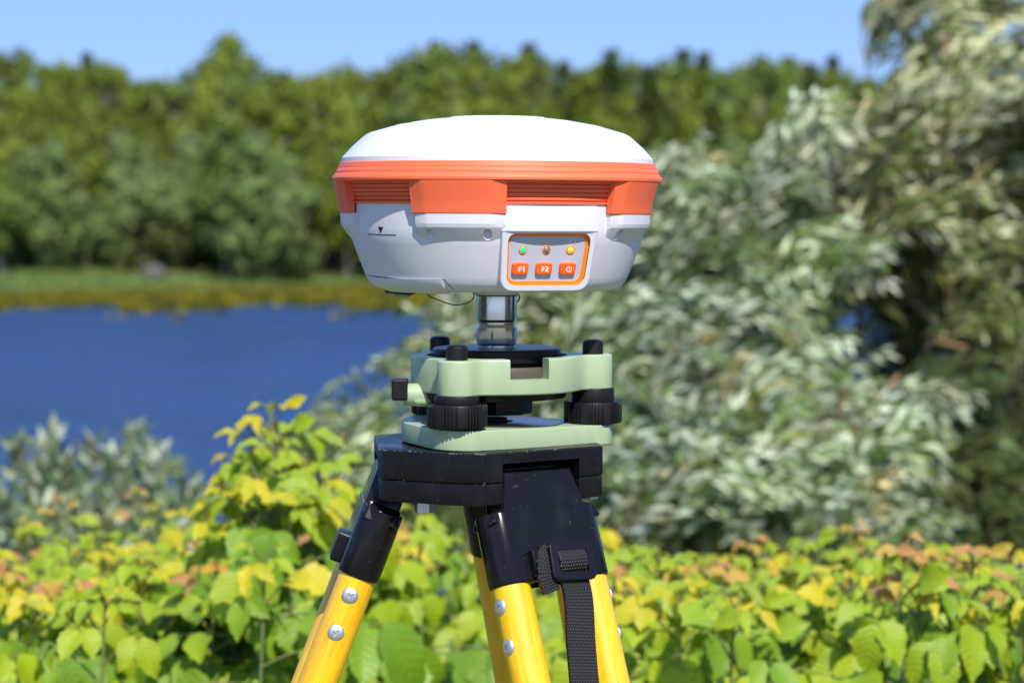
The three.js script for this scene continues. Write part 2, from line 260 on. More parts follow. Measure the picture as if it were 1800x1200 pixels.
const skyline = (px) => { for (let i = 0; i < SKY.length - 1; i++) if (px <= SKY[i + 1][0]) { const t = (px - SKY[i][0]) / (SKY[i + 1][0] - SKY[i][0]); return SKY[i][1] + (SKY[i + 1][1] - SKY[i][1]) * t; } return 95; };
// trees one can name on the skyline
farTree(4, 398, 214, 58, 'tall pale green tree highest on the skyline left of the receiver');
farTree(3, 152, 216, 84, 'pointed dark spruce poking up on the skyline at far left');
farTree(3, 765, 232, 62, 'dark spruce top on the skyline above the left half of the white dome');
farTree(3, 832, 234, 62, 'dark spruce top on the skyline above the middle of the white dome');
farTree(3, 930, 238, 66, 'pointed spruce on the skyline above the right half of the white dome');
farTree(5, 1075, 236, 84, 'broad dark fir on the skyline just right of the receiver dome');
farTree(3, 1202, 240, 76, 'tallest pointed spruce on the skyline between the receiver and the willow');
farTree(3, 1238, 242, 82, 'narrow spruce just right of the tallest skyline spruce');
farTree(3, 1340, 244, 90, 'slim spruce on the skyline midway from receiver to willow');
farTree(5, 1385, 240, 96, 'rounded dark fir on the skyline left of the silver willow');
farTree(3, 1465, 246, 88, 'last pointed spruce on the skyline before the silver willow');
{
  const r = rng(5);
  for (let px = -160; px < 1800; px += span(r, 26, 40)) {          // the skyline row
    const right = px > 900; farTree(right ? pick(r, [2, 0, 2, 5]) : pick(r, [4, 2, 4, 2, 0]), px, (right ? 236 : 206) + span(r, -9, 9), skyline(px) + span(r, 4, 16), '# KIND from the left in the skyline row of the far wood', 'trees along the skyline of the far wood');
  }
  for (let px = -160; px < 1800; px += span(r, 40, 60)) {          // the middle row
    const right = px > 800; farTree(right ? pick(r, [5, 2, 5, 2]) : pick(r, [2, 4, 0, 2]), px, (right ? 222 : 192) + span(r, -5, 5), skyline(px) + span(r, 45, 95), '# KIND from the left in the middle row of the far wood', 'trees in the middle of the far wood');
  }
  for (let px = -160; px < 1800; px += span(r, 44, 66)) {
    const right = px > 800; farTree(right ? pick(r, [2, 0, 5]) : pick(r, [0, 2, 1, 4]), px, (right ? 212 : 182) + span(r, -4, 4), skyline(px) + span(r, 110, 170), '# KIND from the left low in the far wood', 'trees low in the far wood');
  }
  for (let px = -160; px < 1800; px += span(r, 40, 60)) {          // pale bushy trees on the shore
    const x = at(px, 0, 175).x, dep = DIST - shoreZ(x) + span(r, 13, 17); farTree(pick(r, [1, 1, 0, 1]), px, dep, span(r, 245, 350), '# pale bushy KIND from the left on the grassy far shore', 'pale bushy trees along the far shore');
  }
}
{ // the wood at the photographer's back, which the steel and the black paint reflect
  const r = rng(6), wood = new THREE.InstancedMesh(protos[4].crown, farLeaf, 46), m = new THREE.Matrix4(), q = new THREE.Quaternion(), c = new THREE.Color();
  for (let i = 0; i < 46; i++) { const a = R((i % 2 ? 1 : -1) * span(r, 58, 128)), d = span(r, 17, 24); m.compose(V(Math.sin(a) * d, -0.8, Math.cos(a) * d + 2), q.setFromAxisAngle(V(0, 1, 0), r() * 6.28), V(0.9, span(r, 0.36, 0.56), 0.9)); wood.setMatrixAt(i, m); wood.setColorAt(i, c.setRGB(0.9, 0.9, 0.9)); }
  wood.name = 'wood_behind'; wood.castShadow = wood.receiveShadow = true; scene.add(wood); tag(wood, 'green wood around the meadow behind the camera, seen in reflections', 'wood', null, 'stuff');
}
{ // shore grass, reeds, lily leaves
  const r = rng(21), blade = new Leaves();
  for (let k = 0; k < 14; k++) { const a = r() * 6.28, d = V(Math.cos(a) * 0.35, 1, Math.sin(a) * 0.35).normalize(), n = V(Math.sin(a), 0.5, Math.cos(a)).normalize(), m = span(r, 0.75, 1.25); blade.quad(V(span(r, -0.3, 0.3), 0, span(r, -0.3, 0.3)), d, V(1, 0, 0).applyAxisAngle(V(0, 1, 0), a), n, span(r, 0.35, 0.8), 0.06, [m, m, m]); }
  const g = blade.build(), N = 5200, gr = new THREE.InstancedMesh(g, farLeaf, N), m4 = new THREE.Matrix4(), q = new THREE.Quaternion(), c = new THREE.Color();
  for (let i = 0; i < N; i++) { const x = span(r, -60, 75), d = span(r, -0.3, 14), z = shoreZ(x) - d, s = span(r, 0.5, 1.1); m4.compose(V(x, groundY(x, z) - 0.05, z), q.setFromAxisAngle(V(0, 1, 0), r() * 6.28), V(s, s * (d < 1 ? 1.3 : 0.8), s)); gr.setMatrixAt(i, m4); const k = span(r, 0.85, 1.15); gr.setColorAt(i, c.setRGB(0.2 * k, 0.265 * k, 0.075 * k)); }
  gr.name = 'shore_grass'; gr.castShadow = gr.receiveShadow = true; scene.add(gr); tag(gr, 'bright green grass strip along the far shore below the trees', 'grass', null, 'stuff');
  const N2 = 26000, rd = new THREE.InstancedMesh(g, farLeaf, N2);
  for (let i = 0; i < N2; i++) {
    let x, d, t; do { x = span(r, -60, 70); const far = DIST - shoreZ(x), near = Math.min(far - 6, 137 + 7 * n2(x * 0.13, 5)); t = Math.pow(r(), 0.8) * (r() < 0.03 ? 1.4 : 1); d = t * (near - far); } while (n2(x * 0.11, d * 0.16) * 0.8 + n2(x * 0.4, d * 0.4) * 0.4 < -0.75 + 1.15 * sm(0.35, 1.1, t) || (d > -4 && r() < 0.6));
    const s = span(r, 0.4, 0.85); m4.compose(V(x, WATER - 0.12, shoreZ(x) - d), q.setFromAxisAngle(V(0, 1, 0), r() * 6.28), V(s * 1.7, s * 1.05, s * 1.7)); rd.setMatrixAt(i, m4);
    const y = r(); rd.setColorAt(i, y < 0.26 + 0.3 * n2(x * 0.3, d * 0.25) ? c.setRGB(0.36, 0.3, 0.012) : y < 0.8 ? c.setRGB(0.125, 0.13, 0.018) : c.setRGB(0.05, 0.06, 0.016));
  }
  rd.name = 'water_reeds'; rd.castShadow = rd.receiveShadow = true; scene.add(rd); tag(rd, 'yellow and olive reed bed standing in the water along the far shore', 'reeds', null, 'stuff');
  // a pale boulder at the foot of the far trees
  const b = new THREE.IcosahedronGeometry(1, 4), p = b.attributes.position; for (let i = 0; i < p.count; i++) { const v = V().fromBufferAttribute(p, i), k = 1 + 0.22 * n3(v.x * 1.3, v.y * 1.3, v.z * 1.3) + 0.06 * n3(v.x * 5, v.y * 5, v.z * 5); p.setXYZ(i, v.x * k * 0.95, v.y * k * 0.7, v.z * k * 0.8); } b.computeVertexNormals();
  const pos = at(268, 432, 176); const bo = mesh('boulder', b, new THREE.MeshStandardMaterial({ color: lin(0.11, 0.105, 0.095), roughness: 0.9 }), scene); bo.position.set(pos.x, groundY(pos.x, pos.z) + 0.35, pos.z); tag(bo, 'grey boulder among the trees on the far shore at left', 'boulder');
}

// ================================================================ near shrubs: silver willows
const willowLeaf = leafStd({ transmission: 0.25, roughness: 0.5, specularIntensity: 0.45 });
const stemMat = new THREE.MeshStandardMaterial({ color: lin(0.2, 0.125, 0.06), roughness: 0.8 }), canMat = new THREE.MeshStandardMaterial({ color: lin(0.16, 0.19, 0.05), roughness: 0.75 });
function shootGeo(seed, pale, len = 0.28) {
  // a wind-bent shoot starting at the origin, growing up and bending to +x, its narrow leaves streaming along
  const r = rng(seed), L = new Leaves(), c = new THREE.QuadraticBezierCurve3(V(0, 0, 0), V(len * 0.18, len * 0.62, span(r, -0.05, 0.05)), V(len * 0.78, len * span(r, 0.45, 0.75), span(r, -0.08, 0.08)));
  const n = 22;
  for (let i = 0; i < n; i++) {
    const t = 0.06 + 0.94 * (i + r() * 0.6) / n, o = c.getPoint(Math.min(1, t)), tan = c.getTangent(Math.min(1, t)), a = i * 2.4 + r() * 0.8, side = V(0, 0, 1).applyAxisAngle(tan, a).addScaledVector(tan, -0 ).normalize();
    const d = tan.clone().multiplyScalar(0.95).addScaledVector(side, 0.62).add(V(0.3, -0.14, 0)).normalize(), nn = rdir(r).multiplyScalar(0.75).add(V(0.12, 0.5, 0.65)).normalize(), w = V().crossVectors(d, nn).normalize(), nm = V().crossVectors(w, d).normalize();
    const lf = span(r, 0.045, 0.078) * (t > 0.85 ? 0.75 : 1), wd = span(r, 0.0055, 0.0085), k = span(r, 0.8, 1.15);
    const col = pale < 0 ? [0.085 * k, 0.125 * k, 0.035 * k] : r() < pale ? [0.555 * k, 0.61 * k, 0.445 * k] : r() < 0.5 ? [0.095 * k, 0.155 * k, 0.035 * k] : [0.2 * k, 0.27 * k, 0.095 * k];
    // leaf bent along its length: two kites
    const mid = o.clone().addScaledVector(d, lf * 0.5), d2 = d.clone().add(V(0.05, -0.22, 0)).normalize();
    const p = [o, mid.clone().addScaledVector(w, wd), mid.clone().addScaledVector(w, -wd), mid.clone().addScaledVector(d2, lf * 0.55)];
    for (const q of [p[0], p[1], p[2], p[1], p[3], p[2]]) { L.p.push(q.x, q.y, q.z); L.n.push(nm.x, nm.y, nm.z); L.c.push(...col); }
  }
  const st = plain(tube(c.getPoints(6), 0.0017, 8, 4)).attributes;
  for (let i = 0; i < st.position.count; i++) { L.p.push(st.position.getX(i), st.position.getY(i), st.position.getZ(i)); L.n.push(st.normal.getX(i), st.normal.getY(i), st.normal.getZ(i)); L.c.push(0.2, 0.17, 0.07); }
  return L.build();
}
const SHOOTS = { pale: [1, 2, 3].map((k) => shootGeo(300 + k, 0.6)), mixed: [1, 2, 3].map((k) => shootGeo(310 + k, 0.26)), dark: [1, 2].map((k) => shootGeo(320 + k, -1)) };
// a willow: stems from one base, shoots spread through clumps given as [px, py, depth, rx, ry, rz (metres), count, kind]
function willow(label, basePx, baseDepth, clumps, stems, seed, lean = 0) {
  const b = at(basePx, 0, baseDepth), gy = groundY(b.x, b.z), o = thing('silver_willow', label, 'willow', V(b.x, gy, b.z)), r = rng(seed), lists = new Map();
  for (const [px, py, dep, rx, ry, rz, n, kind, wind = 1] of clumps) {
    const c = at(px, py, dep);
    const per = kind === 'dark' ? 5 : 9, groups = Math.max(2, Math.round(n * (kind === 'dark' ? 1.3 : 1.5) / per)), fitS = Math.min(1, 0.45 + rx / 0.22);
    for (let k = 0; k < groups; k++) {             // a spray: shoots of one branch, streaming the same way
      const d = rdir(r), q = Math.cbrt(r()), cx = c.x + d.x * q * rx, cy = c.y + d.y * q * ry, cz = c.z + d.z * q * rz, yaw0 = span(r, -0.9, 0.9) + (r() < 0.1 ? Math.PI : 0), roll0 = span(r, -0.55, 0.5) - (wind - 1) * 0.6, light = span(r, 0.7, 1.24), sp = span(r, 0.025, 0.05), own = kind !== 'dark' && r() < 0.2 ? 'mixed' : kind;
      for (let i = 0; i < per; i++) {
        const e = rdir(r), pos = V(cx + e.x * sp * 1.5, cy + e.y * sp, cz + e.z * sp * 1.5).sub(o.position), g = pick(r, SHOOTS[own === 'mixed' && r() < 0.3 ? 'pale' : own]), s = fitS * span(r, 0.6, 1.1), roll = roll0 + span(r, -0.22, 0.22);
        const m = new THREE.Matrix4().compose(pos, new THREE.Quaternion().setFromEuler(new THREE.Euler(span(r, -0.3, 0.3), yaw0 + span(r, -0.3, 0.3), roll + lean, 'YXZ')), V(s, s, s)); m.multiply(new THREE.Matrix4().makeTranslation(-0.09, -0.1, 0));
        const tw = seed === 41 ? 1 : 0, b2 = light * span(r, 0.9, 1.1), warm = r() < 0.02; if (!lists.has(g)) lists.set(g, []); lists.get(g).push([m, warm ? [b2 * 1.25, b2 * 0.95, b2 * 0.6]   : [b2 * (1 + 0.1 * tw), b2 * span(r, 0.98, 1.05), b2 * span(r, 0.86, 1.02) * (1 - 0.1 * tw)]]);
      }
    }
  }
  for (const [g, list] of lists) { const im = new THREE.InstancedMesh(g, willowLeaf, list.length), c = new THREE.Color(); list.forEach(([m, col], i) => { im.setMatrixAt(i, m); im.setColorAt(i, c.setRGB(...col)); }); im.name = 'foliage'; im.userData.kind = 'stuff'; im.castShadow = im.receiveShadow = true; o.add(im); }
  for (const [pts, rad] of stems) { const P = pts.map(([px, py, dep], i) => { const q = at(px, py, dep); if (py === null) q.set(b.x + span(r, -0.08, 0.08), gy - 0.1, b.z); return q.sub(o.position); }); mesh('stem', tube(P, rad, 30, 7), stemMat, o); }
  return o;
}
willow('tall silvery willow filling the right edge and rising past the treetops', 1720, 6.6, [
  [1710, 60, 6.8, 0.26, 0.14, 0.3, 74, 'pale'], [1590, 30, 6.6, 0.07, 0.05, 0.15, 12, 'pale'], [1650, 130, 6.6, 0.12, 0.1, 0.2, 40, 'pale'], [1710, 230, 6.5, 0.25, 0.15, 0.35, 170, 'pale'], [1610, 240, 6.5, 0.11, 0.12, 0.25, 60, 'pale'], [1530, 330, 6.4, 0.1, 0.11, 0.25, 60, 'pale'], [1520, 190, 6.4, 0.03, 0.06, 0.15, 10, 'pale'],
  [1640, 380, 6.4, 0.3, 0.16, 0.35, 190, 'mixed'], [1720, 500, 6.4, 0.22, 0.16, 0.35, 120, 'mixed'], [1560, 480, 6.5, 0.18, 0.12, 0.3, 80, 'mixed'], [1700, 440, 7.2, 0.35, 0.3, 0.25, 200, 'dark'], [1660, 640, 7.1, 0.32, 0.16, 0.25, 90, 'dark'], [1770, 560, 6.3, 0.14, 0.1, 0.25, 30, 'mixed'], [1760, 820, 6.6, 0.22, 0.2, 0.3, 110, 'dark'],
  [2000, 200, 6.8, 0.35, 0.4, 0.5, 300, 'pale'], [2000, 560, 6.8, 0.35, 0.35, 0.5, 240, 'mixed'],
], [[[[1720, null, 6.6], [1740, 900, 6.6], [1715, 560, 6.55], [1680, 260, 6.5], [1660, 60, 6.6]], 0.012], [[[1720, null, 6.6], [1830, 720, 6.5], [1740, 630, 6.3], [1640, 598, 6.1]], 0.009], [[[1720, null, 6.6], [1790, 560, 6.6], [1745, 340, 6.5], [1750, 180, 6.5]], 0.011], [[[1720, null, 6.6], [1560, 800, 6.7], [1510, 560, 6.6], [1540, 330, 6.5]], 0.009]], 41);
willow('silver willow bush just right of the receiver with leaves blown sideways', 1290, 5.9, [
  [1205, 315, 5.8, 0.06, 0.04, 0.12, 14, 'pale'], [1165, 395, 5.8, 0.04, 0.05, 0.15, 20, 'pale'], [1265, 410, 5.9, 0.09, 0.06, 0.2, 44, 'mixed'], [1350, 390, 6.0, 0.1, 0.07, 0.25, 44, 'pale'], [1400, 285, 6.1, 0.09, 0.06, 0.2, 50, 'pale'], [1170, 470, 5.8, 0.06, 0.06, 0.2, 26, 'pale'], [1270, 500, 5.9, 0.14, 0.08, 0.3, 60, 'mixed'], [1400, 470, 6.0, 0.15, 0.1, 0.3, 80, 'mixed'],
  [1130, 560, 5.7, 0.11, 0.09, 0.25, 46, 'pale'], [1230, 610, 5.7, 0.16, 0.11, 0.25, 84, 'pale'], [1330, 600, 5.9, 0.12, 0.1, 0.28, 46, 'mixed'], [1260, 620, 6.4, 0.28, 0.2, 0.2, 170, 'dark'], [1120, 670, 5.6, 0.12, 0.1, 0.25, 54, 'pale'], [1330, 710, 5.6, 0.15, 0.1, 0.25, 70, 'pale'], [1200, 750, 5.6, 0.2, 0.11, 0.28, 96, 'mixed'],
], [[[[1290, null, 5.9], [1300, 850, 5.9], [1250, 640, 5.8], [1195, 420, 5.8]], 0.006], [[[1290, null, 5.9], [1350, 800, 5.9], [1360, 600, 5.9], [1375, 400, 6.0]], 0.006]], 42);
willow('low silver willow with arching sprays above the right raspberry leaves', 1330, 5.0, [
  [1150, 820, 5.1, 0.14, 0.09, 0.2, 60, 'pale'], [1290, 800, 5.1, 0.18, 0.1, 0.25, 100, 'pale'], [1420, 760, 5.2, 0.12, 0.09, 0.25, 50, 'mixed'], [1400, 860, 5.0, 0.16, 0.08, 0.25, 80, 'pale'], [1200, 910, 4.9, 0.2, 0.09, 0.25, 110, 'pale'], [1350, 950, 4.9, 0.2, 0.08, 0.25, 110, 'pale'], [1490, 890, 4.9, 0.07, 0.07, 0.2, 22, 'pale', 1.6], [1570, 960, 4.9, 0.12, 0.05, 0.2, 18, 'mixed', 1.6],
  [1300, 900, 5.4, 0.4, 0.14, 0.15, 140, 'dark'], [1090, 960, 4.9, 0.14, 0.08, 0.2, 50, 'mixed'], [1640, 860, 5.2, 0.1, 0.08, 0.2, 12, 'mixed', 1.5], [1610, 760, 5.8, 0.16, 0.14, 0.2, 70, 'dark'], [1720, 900, 5.8, 0.2, 0.12, 0.2, 80, 'dark'], [1560, 740, 5.3, 0.1, 0.05, 0.2, 8, 'pale', 1.5], [1300, 1090, 5.0, 0.5, 0.16, 0.3, 200, 'dark'],
], [[[[1330, null, 5.0], [1440, 900, 5.0], [1470, 800, 5.0], [1580, 660, 5.1]], 0.006], [[[1330, null, 5.0], [1300, 900, 5.0], [1250, 780, 5.0]], 0.005], [[[1330, null, 5.0], [1480, 860, 5.0], [1475, 740, 5.0], [1490, 680, 5.0]], 0.004]], 43);
willow('pale willow seen behind the steel stub and green tribrach', 940, 6.2, [
  [800, 545, 6.2, 0.06, 0.04, 0.15, 12, 'pale'], [930, 540, 6.2, 0.16, 0.09, 0.25, 80, 'pale'], [1020, 560, 6.1, 0.14, 0.11, 0.25, 70, 'pale'], [900, 640, 6.1, 0.18, 0.1, 0.25, 80, 'mixed'], [1040, 680, 6.0, 0.13, 0.1, 0.25, 60, 'pale'], [1000, 800, 5.8, 0.2, 0.12, 0.25, 90, 'mixed'], [1050, 880, 5.6, 0.12, 0.1, 0.2, 56, 'mixed'], [960, 650, 6.6, 0.25, 0.25, 0.15, 130, 'dark'],
], [[[[940, null, 6.2], [960, 900, 6.2], [980, 700, 6.1], [940, 560, 6.1]], 0.006]], 44);
willow('grey green willow shoots just left of the black tripod head', 590, 5.4, [
  [585, 815, 5.4, 0.08, 0.05, 0.2, 40, 'mixed'], [535, 790, 5.4, 0.02, 0.03, 0.1, 8, 'pale'], [640, 800, 5.4, 0.05, 0.06, 0.15, 26, 'mixed'], [715, 740, 5.6, 0.05, 0.06, 0.15, 20, 'pale'], [735, 670, 5.7, 0.03, 0.05, 0.12, 10, 'pale'], [620, 900, 5.3, 0.14, 0.08, 0.2, 60, 'mixed'], [560, 980, 5.2, 0.2, 0.1, 0.2, 70, 'dark'], [740, 900, 5.2, 0.12, 0.12, 0.2, 50, 'dark'],
], [[[[590, null, 5.4], [600, 900, 5.4], [560, 790, 5.4]], 0.004]], 45);
// left: upright small willow tips against the water
function tips(label, list, seed) {
  const [bx, , bd] = list[Math.floor(list.length / 2)], b = at(bx, 0, bd), gy = groundY(b.x, b.z), o = thing('willow_sapling', label, 'willow sapling', V(b.x, gy, b.z)), r = rng(seed), L = new Leaves();
  for (const [px, py, dep, dens] of list) {
    const top = at(px, py, dep).sub(o.position), foot = V(top.x * 0.6 + span(r, -0.05, 0.05), Math.max(0, top.y - 0.55), top.z * 0.8), c = new THREE.CatmullRomCurve3([V(0, -0.05, 0), foot, foot.clone().lerp(top, 0.6).add(V(span(r, -0.02, 0.02), 0, 0)), top]);
    mesh('stem', tube(c.getPoints(10), 0.0035, 20, 5), stemMat, o);
    for (let i = 0; i < dens * 0.52; i++) {
      const t = 1 - 0.42 * Math.pow(i / dens / 0.52, 1.1), q = c.getPoint(t), tan = c.getTangent(t), wid = 0.007 + 0.085 * (1 - t) / 0.42;
      q.add(V(span(r, -1, 1) * wid, span(r, -0.03, 0.01), span(r, -1, 1) * wid));
      const d = tan.clone().multiplyScalar(0.8).add(rdir(r).multiplyScalar(0.75)).normalize(), n = rdir(r).add(V(0, 0.35, 0.6)).normalize(), w = V().crossVectors(d, n).normalize(), k = span(r, 0.75, 1.2);
      L.quad(q, d, w, V().crossVectors(w, d).normalize(), span(r, 0.035, 0.06), span(r, 0.006, 0.0095), (r() < 0.3 ? [0.42, 0.48, 0.34] : r() < 0.55 ? [0.12, 0.185, 0.07] : [0.22, 0.285, 0.13]).map((v) => v * k));
    }
  }
  const f = mesh('foliage', L.build(), willowLeaf, o); f.userData.kind = 'stuff'; return o;
}
tips('grey green sapling tips against the water at the far left', [[-20, 860, 5.1, 240], [32, 772, 5, 260], [88, 760, 5.1, 300], [62, 820, 4.9, 280], [112, 810, 4.9, 280], [10, 880, 4.8, 260], [140, 880, 4.7, 280], [75, 890, 4.6, 300]], 51);
tips('grey green sapling with several upright tips left of the yellowish raspberry', [[165, 785, 5.1, 230], [198, 805, 5, 280], [234, 755, 5.1, 300], [262, 790, 5, 280], [288, 815, 4.9, 260], [215, 860, 4.8, 300], [325, 860, 4.8, 220], [352, 840, 4.9, 150], [250, 890, 4.7, 300], [180, 880, 4.7, 260], [300, 890, 4.7, 260]], 52);

// ================================================================ raspberry bushes
const veinTex = (() => {
  const f = (u, v) => { const s = Math.abs(u - 0.5) * 2, mid = Math.exp(-((s / 0.045) ** 2)), ph = (v - s * 0.24) * 8, k = Math.abs(ph - Math.round(ph)), side = Math.exp(-((k / 0.1) ** 2)) * (0.9 - 0.5 * s); return [Math.max(mid, side), k]; };
  return [tex(256, 256, (u, v) => { const [a] = f(u, v), n = 0.06 * n2(u * 30, v * 30) + 0.06 * n2(u * 7, v * 7); return [0.92 + 0.05 * a + n, 0.93 + 0.04 * a + n, 0.9 + 0.08 * a + n * 0.5]; }, false, false), tex(256, 256, (u, v) => { const [a, k] = f(u, v); return 0.25 + 0.55 * Math.min(1, k * 2.6) - 0.2 * a; }, false, false)];
})();
const rasp = (c) => std({ color: lin(...c), map: veinTex[0], bumpMap: veinTex[1], bumpScale: 0.0005, roughness: 0.48, side: THREE.DoubleSide, transmission: 0.32, thickness: 0, specularIntensity: 0.6 });
const RL = { green: [rasp([0.20, 0.345, 0.014]), rasp([0.235, 0.385, 0.016]), rasp([0.16, 0.30, 0.014])], lime: [rasp([0.36, 0.46, 0.014]), rasp([0.31, 0.43, 0.013])], yellow: [rasp([0.62, 0.53, 0.016]), rasp([0.52, 0.49, 0.015])], red: [rasp([0.60, 0.36, 0.06]), rasp([0.56, 0.42, 0.05]), rasp([0.54, 0.27, 0.09])] };
function raspLeaf(seed, wide) {                    // unit-long toothed leaf, folded at the midrib, drooping to its tip; base at origin, tip along +y, face +z
  const r = rng(seed), rows = 9, p = [], uv = [], idx = [], droop = span(r, 0.1, 0.55), fold = span(r, 0.16, 0.34), twist = span(r, -0.5, 0.5), wav = r() * 6;
  for (let i = 0; i <= rows; i++) {
    const t = i / rows, w = wide * Math.pow(Math.sin(Math.PI * Math.pow(Math.min(t * 0.985 + 0.012, 1), 0.72)), 0.85) * (t > 0.8 ? 0.9 : 1) * (1 + (i % 2 ? 0.055 : -0.055));
    for (const s of [-1, -0.5, 0, 0.5, 1]) {
      const x = s * w, z = -droop * t * t + Math.abs(s) * w * fold * 1.3 - Math.abs(s) ** 2 * w * 0.4 * fold + (Math.abs(s) === 1 ? 0.025 * Math.sin(t * 14 + wav + s) : 0);
      const a = twist * t; p.push(x * Math.cos(a) - z * Math.sin(a), t - 0.18 * droop * t * t + (Math.abs(s) === 1 && i % 2 ? 0.03 : 0), x * Math.sin(a) + z * Math.cos(a)); uv.push(0.5 + s * 0.48 * w / wide, t);
    }
  }
  for (let i = 0; i < rows; i++) for (let j = 0; j < 4; j++) { const a = i * 5 + j, b = a + 1, c = a + 5, d = c + 1; idx.push(a, b, d, a, d, c); }
  const g = new THREE.BufferGeometry(); g.setAttribute('position', new THREE.Float32BufferAttribute(p, 3)); g.setAttribute('uv', new THREE.Float32BufferAttribute(uv, 2)); g.setIndex(idx); g.computeVertexNormals(); return g;
}
const LEAFG = [0, 1, 2, 3, 4, 5, 6, 7].map((k) => raspLeaf(400 + k, [0.36, 0.33, 0.39, 0.34, 0.3, 0.35, 0.37, 0.31][k])), SLIM = [0, 1, 2].map((k) => raspLeaf(420 + k, 0.24));
function orient(tip, face) { const y = tip.clone().normalize(), z = face.clone().addScaledVector(y, -face.dot(y)).normalize(), x = V().crossVectors(y, z); return new THREE.Matrix4().makeBasis(x, y, z); }
function raspberry(label, canes, seed) {           // canes: [px of the tip, py of the tip, depth, vigour, colour of the tip, options]
  const first = canes[Math.floor(canes.length / 2)], b = at(first[0], 0, first[2]), o = thing('raspberry_bush', label, 'raspberry bush', V(b.x, groundY(b.x, b.z), b.z)), r = rng(seed), lower = [];
  let shown = 0;
  const leaf = (pos, tip, face, size, mats, slim, hidden) => {
    const g = pick(r, slim ? SLIM : LEAFG), m = pick(r, mats), mat = orient(tip, face).setPosition(pos).multiply(new THREE.Matrix4().makeScale(size * span(r, 0.92, 1.1), size, size));
    if (hidden || shown >= 290) { lower.push([plain(g).applyMatrix4(mat), m]); return; }
    const e = new THREE.Mesh(g, m); e.name = 'leaf'; mat.decompose(e.position, e.quaternion, e.scale); e.castShadow = e.receiveShadow = true; o.add(e); shown++;
  };
  for (const [px, py, dep, vig = 1, tone = 'lime'] of canes) {
    const top = at(px, py, dep).sub(o.position), foot = V(top.x * 0.55 + span(r, -0.08, 0.08), 0, top.z * 0.55 + span(r, -0.08, 0.08)), mid = foot.clone().lerp(top, 0.55).add(V(span(r, -0.03, 0.03), 0, span(r, -0.03, 0.03)));
    const c = new THREE.CatmullRomCurve3([foot, mid, top]), len = c.getLength();
    mesh('cane', tube([foot.clone().add(V(0, -0.05, 0)), mid, top], 0.0015, 24, 6), canMat, o);
    let az = r() * 6.28; const stalks = [], tl = { red: RL.red, yellow: RL.yellow, lime: RL.lime }[tone];
    for (let d = 0.0, k = 0; d < Math.min(len * 0.85, 0.62); k++) {
      const t = 1 - d / len, q = c.getPointAt(t), age = Math.min(1, d / 0.13), young = 1 - age, size = vig * (0.018 + 0.049 * age) * span(r, 0.68, 1.2), hidden = d > 0.27 || (d > 0.2 && dep > 2.7);
      const mats = d < 0.018 ? tl : d < 0.045 ? pick(r, tone === 'lime' ? [RL.lime, RL.yellow] : tone === 'red' ? [RL.yellow, RL.lime, RL.red] : [RL.yellow, RL.lime]) : d < 0.11 ? pick(r, [RL.lime, RL.lime, RL.green]) : r() < 0.4 ? RL.lime : RL.green;
      az += 2.4 + span(r, -0.5, 0.5); if (Math.sin(az) < -0.2 && r() < 0.6) az += 2.4;
      const out = V(Math.cos(az), 0, Math.sin(az)), lift = 0.9 * young + span(r, 0.0, 0.3), pl = (0.012 + 0.062 * age) * vig * span(r, 0.8, 1.2), end = q.clone().addScaledVector(out, pl).add(V(0, lift * pl, 0));
      if (!hidden) stalks.push(tube([q, q.clone().lerp(end, 0.5).add(V(0, 0.004, 0)), end], 0.0011, 6, 4));
      const drop = young > 0.6 ? span(r, -0.9, 0.5) : -span(r, 0.5, 2.2), tip = out.clone().add(V(0, drop, 0)).normalize(), face = V(0.12, 0.62, 0.42).addScaledVector(out, 0.5).add(V(span(r, -0.35, 0.35), span(r, -0.2, 0.2), span(r, -0.2, 0.3))).normalize(), sideV = V().crossVectors(V(0, 1, 0), out).normalize();
      leaf(end, tip, face, size, mats, young > 0.75, hidden);
      for (const s of [-1, 1]) if (r() < 0.95) leaf(end.clone().addScaledVector(out, -pl * 0.22), tip.clone().multiplyScalar(0.6).addScaledVector(sideV, s * 0.85).add(V(0, span(r, -0.45, 0.1), 0)).normalize(), face.clone().addScaledVector(sideV, s * 0.25), size * span(r, 0.75, 0.92), mats, young > 0.75, hidden);
      d += 0.005 + 0.0185 * Math.min(1, d / 0.08) * span(r, 0.7, 1.25) + (hidden ? 0.02 : 0);
    }
    if (stalks.length) mesh('leaf_stalk', merge(stalks), canMat, o).userData.kind = 'stuff';
  }
  const by = new Map(); for (const [g, m] of lower) { if (!by.has(m)) by.set(m, []); by.get(m).push(g); }
  for (const [m, gs] of by) { const f = mesh('lower_foliage', mergeGeometries(gs), m, o); f.userData.kind = 'stuff'; }
  return o;
}
const rr = rng(9), tones = ['lime', 'yellow', 'red'];
const rowOf = (x0, x1, step, y0, y1, d0, d1, vig, tn = tones) => { const list = []; for (let x = x0; x < x1; x += step * span(rr, 0.8, 1.2)) list.push([x, span(rr, y0, y1), span(rr, d0, d1), vig * span(rr, 0.9, 1.1), pick(rr, tn)]); return list; };
raspberry('tall raspberry shoot with yellow top leaves left of the tripod head', [[475, 730, 2.35, 1.0, 'yellow'], [440, 765, 2.36, 0.95, 'yellow'], [520, 790, 2.4, 1.05, 'lime'], [485, 790, 2.3, 1.05, 'lime'], [415, 815, 2.35, 0.9, 'red'], [560, 830, 2.35, 1.1, 'lime'], [450, 840, 2.25, 1.05, 'lime'], [600, 870, 2.4, 1.0, 'lime'], [395, 880, 2.3, 0.9, 'yellow'], [510, 880, 2.25, 1.15, 'lime']], 61);
